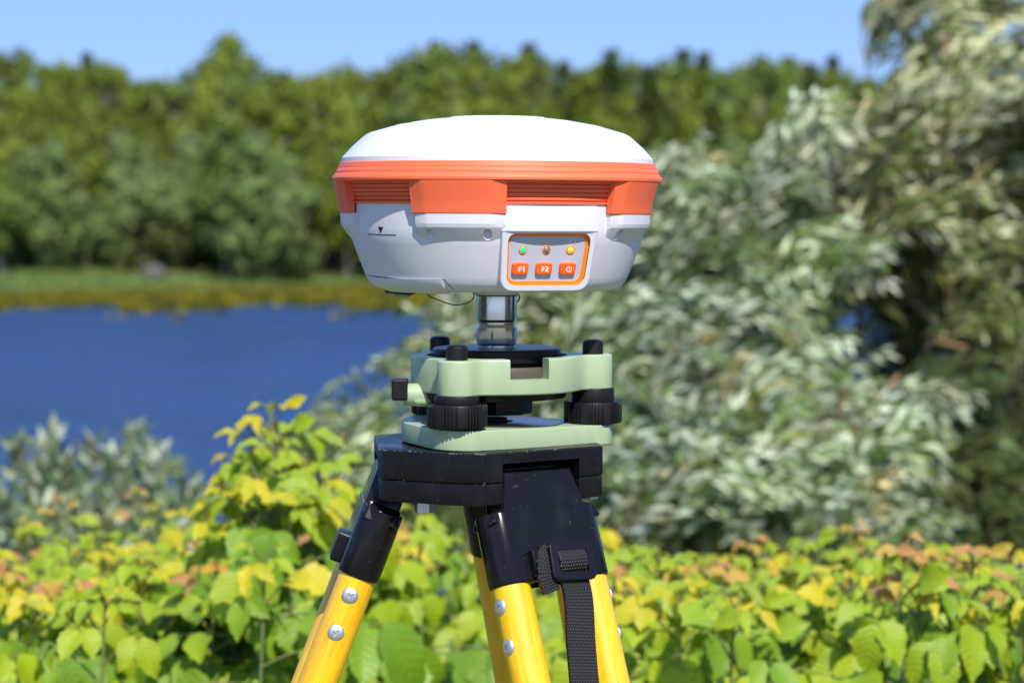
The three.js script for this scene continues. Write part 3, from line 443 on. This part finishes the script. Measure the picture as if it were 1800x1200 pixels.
raspberry('raspberry bush with reddish tips below the left sapling tips', [...rowOf(60, 400, 56, 915, 985, 2.5, 2.8, 0.95, ['lime', 'red', 'yellow', 'yellow']), [105, 885, 2.9, 0.7, 'red'], [270, 895, 2.9, 0.7, 'yellow'], [235, 865, 3.0, 0.6, 'red'], [345, 905, 2.7, 0.8, 'yellow']], 62);
raspberry('raspberry leaves crowding the bottom left corner', rowOf(-90, 190, 44, 1000, 1070, 2.05, 2.35, 1, ['lime', 'yellow', 'red', 'lime']), 63);
raspberry('raspberry bush with broad green leaves along the bottom left of the tripod', rowOf(190, 520, 44, 985, 1075, 2.05, 2.4, 1.05, ['lime', 'red', 'lime', 'yellow']), 64);
raspberry('raspberry leaves behind the left tripod leg', rowOf(510, 720, 40, 925, 1020, 2.3, 2.7, 1, ['lime', 'lime', 'yellow', 'red']), 65);
raspberry('raspberry leaves seen between the yellow tripod legs', rowOf(690, 1060, 40, 905, 1010, 2.45, 2.9, 1, ['yellow', 'lime', 'red', 'lime']), 66);
raspberry('raspberry bush just right of the tripod strap', rowOf(1075, 1300, 40, 985, 1070, 2.1, 2.45, 1.05, ['yellow', 'lime', 'red', 'lime']), 67);
raspberry('raspberry bush with big pointed leaves at the bottom right', rowOf(1290, 1540, 42, 975, 1065, 2.05, 2.4, 1.15, ['lime', 'lime', 'yellow']), 68);
raspberry('raspberry leaves filling the bottom right corner', rowOf(1540, 1900, 44, 980, 1065, 2.0, 2.35, 1.12, ['lime', 'lime', 'red']), 69);
raspberry('row of raspberry tips in front of the low silver willow', [...rowOf(1090, 1840, 48, 955, 1000, 2.6, 3.0, 0.95, ['yellow', 'lime', 'red', 'lime', 'yellow']), [1495, 930, 2.9, 0.8, 'red']], 70);
raspberry('raspberry leaves low behind the bottom left leaves', rowOf(-80, 560, 56, 945, 1000, 2.5, 2.9, 0.95, ['yellow', 'red', 'lime', 'lime']), 71);
raspberry('band of raspberry leaves deepest in the thicket left of the tripod', rowOf(-120, 800, 62, 980, 1030, 3.0, 3.6, 1.05, ['yellow', 'red', 'lime', 'lime']), 72);
raspberry('band of raspberry leaves deepest in the thicket right of the tripod', rowOf(800, 1900, 62, 985, 1030, 3.0, 3.6, 1.05, ['yellow', 'red', 'lime', 'lime']), 73);

// ================================================================ TRIPOD
const TX = -32, TY = 775;                          // tripod axis in picture units; height of the head's top
const tripod = thing('survey_tripod', 'black headed surveying tripod with yellow wooden legs and a carrying strap', 'tripod', V(TX * U, 0, 0));
const GROUND = 370 + EYE / U;                      // picture height of the ground under the axis
const tfit = (g) => fit(g, GROUND);                // tripod parts: origin on the ground under the head
const PHI = [-85, 35, 155], SPLAY = Math.atan(0.38);
{
  const ring = [];                                 // outline of the head seen from above: three leg faces joined by blunt corners
  for (const ph of PHI) {
    const n = [Math.sin(R(ph)), Math.cos(R(ph))], x = [Math.cos(R(ph)), -Math.sin(R(ph))], q = (d, t) => [n[0] * d + x[0] * t, n[1] * d + x[1] * t];
    ring.push(q(178, -128), q(ph < 0 ? 180 : 190, -118), q(ph < 0 ? 180 : 190, ph === 35 ? 130 : 118), q(172, ph === 35 ? 142 : 136));
    const m = R(ph + 60), k = [Math.sin(m), Math.cos(m)], y = [Math.cos(m), -Math.sin(m)]; ring.push([k[0] * 205 - y[0] * 30, k[1] * 205 - y[1] * 30], [k[0] * 208 + y[0] * 48, k[1] * 208 + y[1] * 48]);
  }
  const slots = PHI.map((ph) => new THREE.BoxGeometry(160, 90, 110).translate(0, -839, 160).rotateY(R(ph)));
  const grow = (k) => ring.map(([x, z]) => [x * k, z * k]);
  mesh('head_plate', boxUV(tfit(cut(slab(ring, 775, 826, 3.4), ...slots)), 9), M.head, tripod);
  mesh('head_rim', boxUV(tfit(cut(slab(grow(0.994), 826.4, 863, 3), ...slots, new THREE.CylinderGeometry(120, 120, 90, 48).translate(0, -850, 0))), 9), M.head, tripod);
  mesh('head_core', tfit(cyl(62, 58, 826, 868, 0, 0)), M.black, tripod);
  // bare metal showing along the knocked edges
  const chips = [], r = rng(31);
  for (const [k, y, dens] of [[0.998, 776, 200], [0.998, 824.6, 40], [0.993, 828, 50]]) for (let i = 0; i < dens; i++) {
    const s = Math.floor(r() * ring.length), a = ring[s], b = ring[(s + 1) % ring.length], t = r() < 0.35 ? (r() < 0.5 ? 0.01 : 0.99) + span(r, -0.01, 0.01) : r(), L = Math.hypot(b[0] - a[0], b[1] - a[1]), l = 0.8 + 5 * r() ** 3, g = new RoundedBoxGeometry(l, span(r, 0.4, 1.0), span(r, 0.5, 1.0), 1, 0.2);
    if (y > 780 && s % 6 === 1 && Math.abs(t - 0.5) < 0.36) continue;
    g.rotateY(Math.atan2(-(b[1] - a[1]), b[0] - a[0])); chips.push(g.translate((a[0] + (b[0] - a[0]) * t) * k * 0.9965, -y - span(r, -0.5, 0.6), (a[1] + (b[1] - a[1]) * t) * k * 0.9965));
  }
  const ch = mesh('chipped_edge', tfit(merge(chips)), M.chip, tripod); ch.userData.kind = 'stuff';
  for (const [x, z, y] of [[-88, 118, 883], [190, 20, 872], [20, -150, 876]]) mesh('hex_bolt', tfit(merge(crease(new THREE.CylinderGeometry(20.5, 20.5, 26, 6).rotateY(0.3).translate(x, -y + 12, z), 20), new THREE.CylinderGeometry(26, 26, 4, 32).translate(x, -863.8, z))), M.zinc, tripod);
}
// a screw with a cross slot, face +x, in picture units
const screwGeo = (() => {
  const pts = []; for (let i = 0; i <= 8; i++) { const a = i / 8 * Math.PI / 2; pts.push(new THREE.Vector2(14.5 * Math.sin(a) + 0.01, 6 * Math.cos(a))); } pts.push(new THREE.Vector2(14.5, -3), new THREE.Vector2(0.01, -3));
  return cut(new THREE.LatheGeometry(pts.reverse(), 32), new THREE.BoxGeometry(13, 7, 3).translate(0, 5.5, 0), new THREE.BoxGeometry(3, 7, 13).translate(0, 5.5, 0)).rotateZ(-Math.PI / 2);
})();
const legSpread = 80;
PHI.forEach((ph, i) => {
  const leg = new THREE.Group(); leg.name = 'leg'; tripod.add(leg);
  const h = V(Math.sin(R(ph)), 0, Math.cos(R(ph))), up = V(0, 1, 0), yA = up.clone().multiplyScalar(Math.cos(SPLAY)).addScaledVector(h, -Math.sin(SPLAY)), zA = h.clone().multiplyScalar(Math.cos(SPLAY)).addScaledVector(up, Math.sin(SPLAY)), xA = V().crossVectors(yA, zA);
  const basis = new THREE.Matrix4().makeBasis(xA, yA, zA); leg.quaternion.setFromRotationMatrix(basis);
  const hinge = h.clone().multiplyScalar(143 * U).add(V(0, EYE - (812 - 370) * U, 0)); leg.position.copy(hinge);
  const lp = (g) => { g.scale(U, U, U); return g; };              // leg pieces: origin at the hinge, -y down the leg, +z outward
  const L = (hinge.y + 0.0) / Math.cos(SPLAY) / U;                 // hinge to ground along the leg
  // bracket: a broad flattened casting with a round socket at each side and a narrower neck going up into the head
  const prof = (w, t, r) => { const s = new THREE.Shape(); s.moveTo(-w + r, t); s.lineTo(w - r, t); s.absarc(w - r, t - r, r, Math.PI / 2, 0, true); s.lineTo(w, -t + r); s.absarc(w - r, -t + r, r, 0, -Math.PI / 2, true); s.lineTo(-w + r, -t); s.absarc(-w + r, -t + r, r, -Math.PI / 2, -Math.PI, true); s.lineTo(-w, t - r); s.absarc(-w + r, t - r, r, Math.PI, Math.PI / 2, true); return s; };
  const shell = crease(extrude(prof(116, 37, 36), 122, 3).rotateX(-Math.PI / 2).translate(0, -198, 0), 32);
  const hollow = extrude(prof(42, 29, 10), 140).rotateX(-Math.PI / 2).translate(0, -205, -2);
  const neckShape = new THREE.Shape(); neckShape.moveTo(-70, -10); neckShape.lineTo(70, -10); neckShape.lineTo(86, -90); neckShape.lineTo(-86, -90); neckShape.closePath();
  const neck = crease(extrude(neckShape, 62, 5).translate(0, 0, -28), 32);
  const sh = new THREE.Shape(); sh.moveTo(-86, -70); sh.lineTo(86, -70); sh.lineTo(106, -76); sh.lineTo(114, -96); sh.lineTo(-114, -96); sh.lineTo(-106, -76); sh.closePath();
  const shoulder = crease(extrude(sh, 66, 8).translate(0, 0, -33), 32), pin = new THREE.CylinderGeometry(14, 14, 156, 20).rotateZ(Math.PI / 2).translate(0, 2, -4);
  mesh('bracket', boxUV(lp(merge(cut(shell, hollow), neck, shoulder, pin)), 11), M.casting, leg);
  for (const s of [-1, 1]) {
    const len = L * 0.62, g = crease(new THREE.CylinderGeometry(33, 33, len, 40, 1).translate(s * legSpread, -150 - len / 2, 0), 40), uv = g.attributes.uv, p = g.attributes.position;
    for (let k = 0; k < p.count; k++) uv.setXY(k, uv.getX(k) + 0.37 * s + i * 0.21, p.getY(k) / 900 + 0.31 * s + i * 0.4);
    mesh('pole', lp(g), M.wood, leg);
    for (const y of [-230, -297]) { const sc = mesh('screw', lp(screwGeo.clone().rotateX(span(rng(i * 9 + y + 700 + s), -1, 1)).scale(s, 1, 1).translate(s * (legSpread + 31), y, 3)), M.zinc, leg); if (s < 0) { const g2 = sc.geometry, q = g2.index ? g2.toNonIndexed() : g2, a = q.attributes.position.array, nn = q.attributes.normal.array; for (let k = 0; k < a.length; k += 9) for (let c = 0; c < 3; c++) { let t = a[k + 3 + c]; a[k + 3 + c] = a[k + 6 + c]; a[k + 6 + c] = t; t = nn[k + 3 + c]; nn[k + 3 + c] = nn[k + 6 + c]; nn[k + 6 + c] = t; } sc.geometry = q; } }
  }
  // below the frame: clamp, sliding lower leg and steel point
  mesh('clamp', lp(crease(extrude(prof(118, 44, 40), 150, 4).rotateX(-Math.PI / 2).translate(0, -150 - L * 0.62, 0), 32)), M.black, leg);
  mesh('lower_leg', lp(merge(new RoundedBoxGeometry(70, L * 0.62, 62, 2, 6).translate(0, -L * 0.6, 0))), M.wood, leg);
  mesh('foot', lp(merge(new THREE.CylinderGeometry(34, 40, 150, 24).translate(0, -L * 0.91, 0), new THREE.ConeGeometry(26, L * 0.06, 20).rotateX(Math.PI).translate(0, -L * 0.97, 0))), M.zinc, leg);
  if (i === 0) { // strap lug on the outside of the left leg
    const s = rrect(58, 26, 5), g = crease(extrude(s, 60, 4).rotateY(Math.PI / 2).translate(0, 0, 0), 30);
    mesh('strap_lug', lp(g.scale(1, 2, 0.7).translate(-20, -168, 34)), M.black, leg);
  }
  if (i === 1) { // the carrying strap: webbing hanging over the right pole, slider buckle, folded end
    const zf = 41, wb = (pts, w, u0, n = 40) => { const c = new THREE.CatmullRomCurve3(pts.map((p) => V(...p))), p = [], uv = [], idx = [], len = c.getLength(), th = 3.2; for (let k = 0; k <= n; k++) { const t = k / n, q = c.getPointAt(t), tan = c.getTangentAt(t), side = V(1, 0, 0).addScaledVector(tan, -tan.x).normalize(), nn = V().crossVectors(side, tan).normalize(); if (nn.z < 0 && pts.flat) nn.multiplyScalar(1); for (const [a, b] of [[-1, 1], [-0.9, 1.5], [0.9, 1.5], [1, 1], [1, -1], [-1, -1]]) { const v = q.clone().addScaledVector(side, a * w / 2).addScaledVector(nn, -b * th); p.push(v.x, v.y, v.z); uv.push(a * w / 2 / 42, t * len / 42 + u0); } } for (let k = 0; k < n; k++) for (let j = 0; j < 6; j++) { const a = k * 6 + j, b = k * 6 + (j + 1) % 6, c2 = a + 6, d = b + 6; idx.push(a, c2, b, b, c2, d); } const g = new THREE.BufferGeometry(); g.setAttribute('position', new THREE.Float32BufferAttribute(p, 3)); g.setAttribute('uv', new THREE.Float32BufferAttribute(uv, 2)); g.setIndex(idx); g.computeVertexNormals(); return g; };
    const bx = 10, by = -176;
    mesh('strap', lp(merge(wb([[bx + 4, by - 18, zf + 10], [bx + 3, by - 60, zf + 12], [bx - 8, by - 150, zf + 4], [bx - 26, by - 300, zf + 2], [bx - 48, by - 560, zf + 20], [bx - 60, by - 900, zf + 20]], 56, 0, 90), crease(extrude(rrect(60, 34, 15), 50, 4).rotateY(Math.PI / 2).scale(1, 1, 0.42).translate(bx - 25, by + 12, zf + 8), 40), wb([[bx + 2, by - 30, zf + 5], [bx + 4, by, zf + 2], [bx - 2, by + 24, zf + 3]], 56, 0.3))), M.web, leg);
    const rollG = wb([[bx, by - 20, zf + 8], [bx, by - 12, zf + 21], [bx, by + 4, zf + 26], [bx, by + 18, zf + 20], [bx, by + 25, zf + 6]], 54, 0.1, 24);
    mesh('strap_roll', lp(rollG), M.web, leg);
    const tail = wb([[bx - 30, by + 22, zf + 8], [bx - 44, by + 14, zf + 12], [bx - 52, by - 14, zf + 12], [bx - 46, by - 46, zf + 7]], 34, 0.6, 24); mesh('strap_end', lp(tail), M.web, leg);
    const f = rrect(88, 66, 13); f.holes.push(new THREE.Path(rrect(64, 42, 7).getPoints(6))); mesh('buckle', lp(crease(extrude(f, 9, 2.5).rotateZ(-0.06).translate(bx, by, zf + 16), 30)), M.black, leg);
    mesh('slot_lug', lp(crease(new RoundedBoxGeometry(14, 46, 26, 3, 3).translate(bx - 62, by + 6, zf - 2), 30)), M.casting, leg);
  }
});

// ================================================================ TRIBRACH (green levelling base)
const tribrach = thing('tribrach', 'pale green levelling base with three black footscrews on the tripod head', 'levelling base', baseAt(775));
const tr = (g) => fit(g, 775);
const FEET = [[-66, 158], [170, -22], [-104, -136]], KNOB_Y = [[697, 736], [706, 744], [700, 738]];
{
  const roll = (g, deg = -1.5) => g.translate(0, 775, 0).rotateZ(R(deg)).translate(0, -775, 0);
  // base plate: disc with three flats
  const pts = []; for (let k = 0; k < 240; k++) {
    const a = k * 2 * Math.PI / 240, da = (f) => { let d = (a * 180 / Math.PI - f + 540) % 360 - 180; return d; };
    let r = 168; for (const f of [-22.6, 97.4, 217.4]) r = Math.max(r, 168 + 37 * Math.exp(-((da(f) / 21) ** 2)));
    for (const [f, d] of [[37.4, 129], [157.4, 129]]) { const c = Math.cos(R(da(f))), l = d / Math.max(c, 0.05); if (c > 0.5) r = Math.abs(da(f)) < 47 ? l : Math.min(r, l); }
    pts.push([r * Math.sin(a), r * Math.cos(a)]);
  }
  mesh('base_plate', boxUV(tr(roll(slab(pts, 741, 775.5, 2.5), -1.3)), 7), M.green, tribrach);
  const disc = roll(merge(lathe([[0.01, 736], [28, 736], [29, 738], [108, 738.5], [114, 739.5], [116, 742], [116, 744]], 96), cyl(24, 26, 731, 738, -6, 6)), -1.3); mesh('centre_disc', tr(disc), M.disc, tribrach);
  // yoke: hub with three lobes, a well for the adapter and a notch in front
  const yoke = []; for (let k = 0; k < 240; k++) {
    const a = k * 2 * Math.PI / 240; let r = 151;
    for (const [x, z] of FEET) { const R0 = Math.hypot(x, z), da = a - Math.atan2(x, z), c = Math.cos(da), s = R0 * Math.sin(da); if (c > 0) { const rad = 34; if (Math.abs(s) < rad) { const e = R0 * c + Math.sqrt(rad * rad - s * s), kk = 9; r = Math.max(r, e) + Math.max(0, kk - Math.abs(r - e)) ** 2 / (4 * kk) * 0; } else { const soft = 151 + 20 * Math.exp(-(Math.abs(s) - rad) / 9); r = Math.max(r, soft > 151.5 ? soft : 151); } } }
    yoke.push([r * Math.sin(a), r * Math.cos(a)]);
  }
  const well = new THREE.CylinderGeometry(124, 124, 40, 72).translate(0, -632, 0), notch = new THREE.BoxGeometry(72, 58, 90).translate(0, -629, 150).rotateY(R(23));
  mesh('yoke', boxUV(tr(cut(slab(yoke, 623, 684, 3.5, [], 34), well, notch)), 7), M.green, tribrach);
  mesh('clamp_plate', tr(cyl(123, 123, 640, 660, 0, 0, 1, 64)), M.plate, tribrach);
  mesh('spring_plate', tr(merge(cyl(138, 134, 684, 697, -12, -4, 2, 72), cyl(64, 62, 690, 725, 0, 10, 2, 8), new RoundedBoxGeometry(60, 14, 40, 3, 3).translate(44, -690, 70), new RoundedBoxGeometry(110, 26, 60, 3, 5).translate(-30, -698, 20))), M.black, tribrach);
  FEET.forEach(([x, z], i) => {
    const [y0, y1] = KNOB_Y[i], g = [];
    // rim with bunches of ridges between smooth lands
    const N = 480, rim = (k) => { const o = []; for (let q = 0; q < N; q++) { const a = q / N * 2 * Math.PI, f = (q / N * 8 + i * 0.37) % 1, rid = f < 0.6 ? (Math.sin(f / 0.6 * Math.PI * 2 * 4) > 0.1 ? -3.4 : 0) : f < 0.66 || f > 0.94 ? -1.2 : 0; o.push([(51.5 + rid) * k * Math.sin(a), (51.5 + rid) * k * Math.cos(a)]); } return o; };
    const s = new THREE.Shape(rim(1).map(([a, b]) => new THREE.Vector2(a, b))), kn = crease(new THREE.ExtrudeGeometry(s, { depth: y1 - y0 - 6, bevelEnabled: true, bevelThickness: 3, bevelSize: 3, bevelOffset: -3, bevelSegments: 2 }).rotateX(-Math.PI / 2).translate(x, -y1 + 3, z), 30);
    const scr = mesh('footscrew', tr(merge(kn, cyl(38, 38, 682, y0 + 2, x, z, 2), cyl(22, 20, y1 - 1, 752, x, z, 2))), M.knob, tribrach);
    mesh('screw_pin', tr(merge(lathe([[0.01, 597], [10, 597.4], [15.5, 599], [18, 602], [18.4, 606], [18.4, 626]], 40).translate(x, 0, z))), M.knob, scr);
  });
  // clamp lever on the left
  mesh('clamp_boss', tr(merge(crease(new THREE.CylinderGeometry(19, 21, 40, 32).rotateZ(Math.PI / 2).translate(-140, -689, 60), 30), new RoundedBoxGeometry(34, 26, 44, 4, 9).translate(-128, -694, 58))), M.green, tribrach);
  mesh('clamp_knob', tr(merge(new RoundedBoxGeometry(28, 37, 34, 4, 4).translate(-167, -679, 66), new THREE.CylinderGeometry(9, 9, 20, 20).rotateZ(Math.PI / 2).translate(-152, -682, 64))), M.knob, tribrach);
}

// ================================================================ ADAPTER (black disc and steel stub)
const adapter = thing('mounting_adapter', 'black disc adapter with a polished steel stub set in the green levelling base', 'adapter', baseAt(646));
{
  const ad = (g) => fit(g, 646);
  mesh('disc', ad(lathe([[0.01, 609.5], [104, 609.5], [110, 610.4], [112.5, 613], [112.5, 631], [111, 633], [104, 635], [101, 637], [101, 646]], 128)), M.black, adapter);
  mesh('stub', ad(lathe([[0.01, 516], [35.2, 516], [35.6, 519], [35.6, 561], [34.6, 563], [32, 566], [32, 569.5], [34.8, 573], [35.6, 575], [35.6, 600], [34.5, 604], [33, 606], [33, 611]], 96, 20)), M.steel, adapter);
}

// ================================================================ RECEIVER
const receiver = thing('satellite_receiver', 'round white and orange satellite positioning receiver with a three button panel', 'receiver', baseAt(516));
receiver.rotation.z = R(-0.35);
const rc = (g) => fit(g, 516), BOSS = [[-31, 3.6], [45, 80], [-104, -68.5], [118, 153], [-178, -143]];
mesh('dome', rc(lathe([[0.01, 205.2], [82, 206], [84, 207.2], [126, 211.8], [175, 220.5], [222, 234], [230, 237.5], [236, 242], [256, 260], [270.5, 276], [273.6, 279.5], [274, 283], [274, 292]], 160, 12)), M.dome, receiver);
const band = (() => {
  const upper = [[262, 287.5], [275, 287.5], [277, 289], [278.5, 294], [279.6, 296], [279.4, 297], [281.5, 299], [283.6, 303], [284, 304.6], [283.6, 305.6], [286.5, 308], [289.5, 312.5], [290.4, 315], [290, 318.5], [287, 320.5], [264, 320.5]];
  const recess = [[252, 320]]; for (let k = 0; k < 5; k++) { const r = 271.5 - 2.2 * k, y = 320 + 7 * k; recess.push([r, y], [r - 0.6, y + 4.2], [r - 1.6, y + 4.8], [r - 5.2, y + 5.2], [r - 5.2, y + 6.6]); } recess.push([263, 355], [262.5, 358.5], [252, 358.5]);
  const boss = [[262, 317], [288.5, 317], [289, 319], [286, 332], [281, 350], [278, 365], [276.8, 374], [275.5, 375.5], [262, 375.5]];
  const closed = (p) => crease(new THREE.LatheGeometry([...p, p[0]].map(([r, y]) => new THREE.Vector2(r, -y)), 180), 24);
  return merge(closed(upper), closed(recess), BOSS.map(([a, b]) => arcSweep(boss, a, b, 2.2, 40, 14, 6, 5.5)));
})();
mesh('bumper_band', rc(band), M.orange, receiver);
// housing
const UPZ = 21;                                     // azimuth of the button panel
{
  const shellPts = [[0.01, 356], [259, 356], [259, 400], [255, 420], [252, 428], [247, 442], [240, 460], [231, 482], [226, 492], [221, 498.5], [213, 504], [203, 507], [188, 508], [60, 509.5], [40, 512], [39, 517.5], [0.01, 517.5]];
  const boss = [[248, 374.5], [274.5, 374.5], [275.5, 376], [274.5, 392], [272.5, 398], [268.5, 403.5], [257, 418], [252, 424.5], [250.5, 426.5], [244, 426.5]];
  const hole = (a, r = 263.5) => new THREE.CylinderGeometry(7.6, 7.6, 60, 24).translate(r * Math.sin(R(a)), -431, r * Math.cos(R(a)));
  const bosses = BOSS.map(([a, b], i) => { const g = arcSweep(boss, a + 0.6, b - 0.3, 2.5, 40, 14, 6, 5.5); return i < 3 ? cut(g, hole(a + 6.6), hole(b - 6.6)) : g; });
  const place = (g) => g.applyEuler ? g : g.applyMatrix4(new THREE.Matrix4().makeRotationFromEuler(new THREE.Euler(R(14.5), R(UPZ), 0, 'YXZ')).setPosition(251 * Math.sin(R(UPZ)), -400, 251 * Math.cos(R(UPZ))));
  const shell = cut(lathe(shellPts, 180, 20), place(extrude(rrect(164, 103, 24, 6), 60).translate(0, -53, -30)));
  // the block over the keypad: a gently bowed front, its lower edge overhanging the keys
  const bow = new THREE.Shape(); bow.moveTo(-86, 10); bow.lineTo(86, 10); bow.lineTo(87, -252.5); bow.quadraticCurveTo(40, -260, 0, -260.5); bow.quadraticCurveTo(-40, -260, -87, -252.5); bow.lineTo(-87, 10); bow.closePath();
  const brow = crease(new THREE.ExtrudeGeometry(bow, { depth: 36, bevelEnabled: true, bevelThickness: 3.5, bevelSize: 3, bevelOffset: -3, bevelSegments: 4, curveSegments: 20 }).rotateX(-Math.PI / 2).translate(0, -402, 0), 30).rotateY(R(UPZ));
  mesh('housing', rc(merge(shell, bosses, brow)), M.shell, receiver);
  // button panel: a sloping rounded frame, the grey keypad sunk in it
  const frame = new THREE.Group(); frame.name = 'button_panel'; receiver.add(frame);
  const top = V(251 * Math.sin(R(UPZ)), 516 - 400, 251 * Math.cos(R(UPZ))).multiplyScalar(U); frame.position.copy(top); frame.rotation.set(R(14.5), R(UPZ), 0, 'YXZ');
  const lp = (g) => { g.scale(U, U, U); return g; };              // v runs down from the panel's top edge
  const outer = new THREE.Shape(); outer.moveTo(-86, 50); outer.lineTo(86, 50); outer.lineTo(80, -34); outer.quadraticCurveTo(78, -56, 54, -56); outer.lineTo(-54, -56); outer.quadraticCurveTo(-78, -56, -80, -34); outer.closePath();
  const inner = rrect(157, 96, 22, 6); outer.holes.push(new THREE.Path(inner.getPoints(12)));
  mesh('panel_frame', lp(merge(extrude(outer, 44, 3.2, 5).translate(0, -52, -42))), M.shell, frame);
  mesh('keypad', lp(extrude(rrect(158, 97, 22, 6), 30).translate(0, -53, -36)), M.panel, frame);
  const o2 = rrect(155, 94, 21, 6); o2.holes.push(new THREE.Path(rrect(140, 79, 15, 5.5).getPoints(12)));
  mesh('orange_outline', lp(extrude(o2, 1.4, 0.4).translate(0, -52.5, -6)), M.trim, frame);
  const font = await new FontLoader().loadAsync('fonts/droid/droid_sans_bold.typeface.json');
  const leds = [['ledGreen', -43], ['ledOff', -0.5], ['ledYellow', 42.5]];
  for (const [m, x] of leds) {
    mesh('led_ring', lp(new THREE.TorusGeometry(6.6, 1.1, 10, 32).translate(x, -37.5, -5.5)), M.trim, frame);
    const l = mesh('led_lamp', lp(new THREE.SphereGeometry(5.8, 24, 12, 0, 6.2832, 0, Math.PI / 2).rotateX(Math.PI / 2).scale(1, 1, 0.7).translate(x, -37.5, -5.9)), M[m], frame); l.userData.label = { ledGreen: 'lit green indicator lamp', ledOff: 'unlit grey indicator lamp', ledYellow: 'lit yellow indicator lamp' }[m];
  }
  [-45.5, -3, 39.5].forEach((x, i) => {
    const b = mesh('button', lp(extrude(rrect(28.5, 19.5, 4.5), 8, 1.8).translate(x, -69, -8)), M.button, frame); b.userData.label = ['orange button marked F1', 'orange button marked F2', 'orange button with power symbol'][i];
    const z = 0.15; let sign;
    if (i < 2) { const sh = font.generateShapes(['F1', 'F2'][i], 8.7), g = extrude2(sh); g.computeBoundingBox(); const bb = g.boundingBox; sign = g.translate(x - (bb.min.x + bb.max.x) / 2 + 1, -69 - (bb.min.y + bb.max.y) / 2, z); }
    else { const arc = new THREE.TorusGeometry(4.4, 0.75, 6, 28, R(290)).rotateZ(R(125)), bar = new THREE.BoxGeometry(1.5, 5.6, 1); sign = merge(arc.scale(1, 1, 0.5).translate(x + 1.5, -69.6, z), bar.scale(1, 1, 0.7).translate(x + 1.5, -66.2, z)); }
    mesh(i < 2 ? 'button_lettering' : 'power_symbol', lp(sign), M.print, frame);
  });
  function extrude2(sh) { return new THREE.ExtrudeGeometry(sh, { depth: 0.5, bevelEnabled: false, curveSegments: 8 }); }
  // printed height mark, parting lines, scratches
  const onShell = (x, y, r) => { const a = Math.asin(x / r); return V(r * Math.sin(a), -y, r * Math.cos(a)); };
  const rAt = (y) => { for (let i = 1; i < shellPts.length - 1; i++) if (y <= shellPts[i + 1][1] && y >= shellPts[i][1]) { const [r0, y0] = shellPts[i], [r1, y1] = shellPts[i + 1]; return r0 + (r1 - r0) * (y - y0) / Math.max(1e-6, y1 - y0); } return 215; };
  const strip = (path, w, m, name, dr = 0.5) => { const p = [], idx = []; path.forEach(([x, y], i) => { const q = path[Math.min(i + 1, path.length - 1)], b = path[Math.max(0, i - 1)], tx = q[0] - b[0], ty = q[1] - b[1], l = Math.hypot(tx, ty), nx = -ty / l * w / 2, ny = tx / l * w / 2; for (const s of [-1, 1]) { const v = onShell(x + s * nx, y + s * ny, rAt(y + s * ny) + dr); p.push(v.x, v.y, v.z); } }); for (let i = 0; i < path.length - 1; i++) idx.push(2 * i, 2 * i + 1, 2 * i + 2, 2 * i + 1, 2 * i + 3, 2 * i + 2); const g = new THREE.BufferGeometry(); g.setAttribute('position', new THREE.Float32BufferAttribute(p, 3)); g.setIndex(idx); g.computeVertexNormals(); return mesh(name, rc(g), m, receiver); };
  const line = (pts, n = 14) => { const o = []; for (let i = 0; i < pts.length - 1; i++) for (let k = 0; k < n; k++) o.push([pts[i][0] + (pts[i + 1][0] - pts[i][0]) * k / n, pts[i][1] + (pts[i + 1][1] - pts[i][1]) * k / n]); o.push(pts[pts.length - 1]); return o; };
  strip(line([[-219, 411.6], [-168, 412.2]], 24), 1.7, M.mark, 'height_line', 0.35);
  { const p = []; for (const [x, y] of [[-200, 398.5], [-190.6, 398.7], [-195.5, 409]]) { const v = onShell(x, y, rAt(y) + 0.6); p.push(v.x, v.y, v.z); } const g = new THREE.BufferGeometry(); g.setAttribute('position', new THREE.Float32BufferAttribute(p, 3)); g.setIndex([0, 2, 1]); g.computeVertexNormals(); mesh('height_arrow', rc(g), M.mark, receiver); }
  strip(line([[-224, 483.5], [-160, 486.5], [-86, 486], [-78, 496], [-70, 502]]), 1.1, M.mark, 'parting_line', 0.4);
  strip(line([[209, 490], [204, 495]], 6), 0.8, M.print, 'scratch', 0.4); strip(line([[204, 489], [200, 494]], 6), 0.7, M.print, 'scratch', 0.4);
  // battery door foot, port, rubber tether, cords
  mesh('battery_door', rc(merge(arcSweep([[196, 486], [231.6, 486], [228, 494], [222, 500.5], [212, 506.5], [196, 511]], -70, -23, 1.2, 26, 20))), M.shell, receiver);
  mesh('port_cap', rc(merge(cyl(16, 15, 508, 520, -163, 62, 1.5, 24))), M.cap, receiver);
  mesh('tether', rc(merge(tube([[-190, -504, 62], [-191, -511, 64], [-180, -512.5, 72], [-150, -514.5, 78], [-138, -512, 74], [-141, -508, 66]], 1.8, 40, 6), new RoundedBoxGeometry(8, 9, 8, 2, 2).translate(-190, -509, 62), new RoundedBoxGeometry(44, 4, 20, 2, 1.5).translate(-163, -512, 60))), M.rubber, receiver);
  mesh('side_plug', rc(merge(new RoundedBoxGeometry(10, 11, 14, 3, 3).translate(-243, -466, 0))), M.rubber, receiver);
  mesh('cord', rc(tube([[-118, -508, 66], [-119, -516, 66], [-98, -526, 68], [-72, -533.5, 68], [-48, -529, 66], [-39, -520, 64], [-41, -510, 62]], 1.15, 60, 6)), M.rubber, receiver);
  mesh('cord', rc(tube([[36, -514, -20], [40, -520, -18], [39, -528, -16], [33, -533, -14]], 1.3, 24, 6)), M.rubber, receiver);
  mesh('collar', rc(lathe([[30, 516.5], [37.5, 516.5], [38, 518], [37.5, 519.6], [30, 519.6]], 64)), M.rubber, receiver);
}
scene.environmentIntensity = 1;
renderer.render(scene, camera);
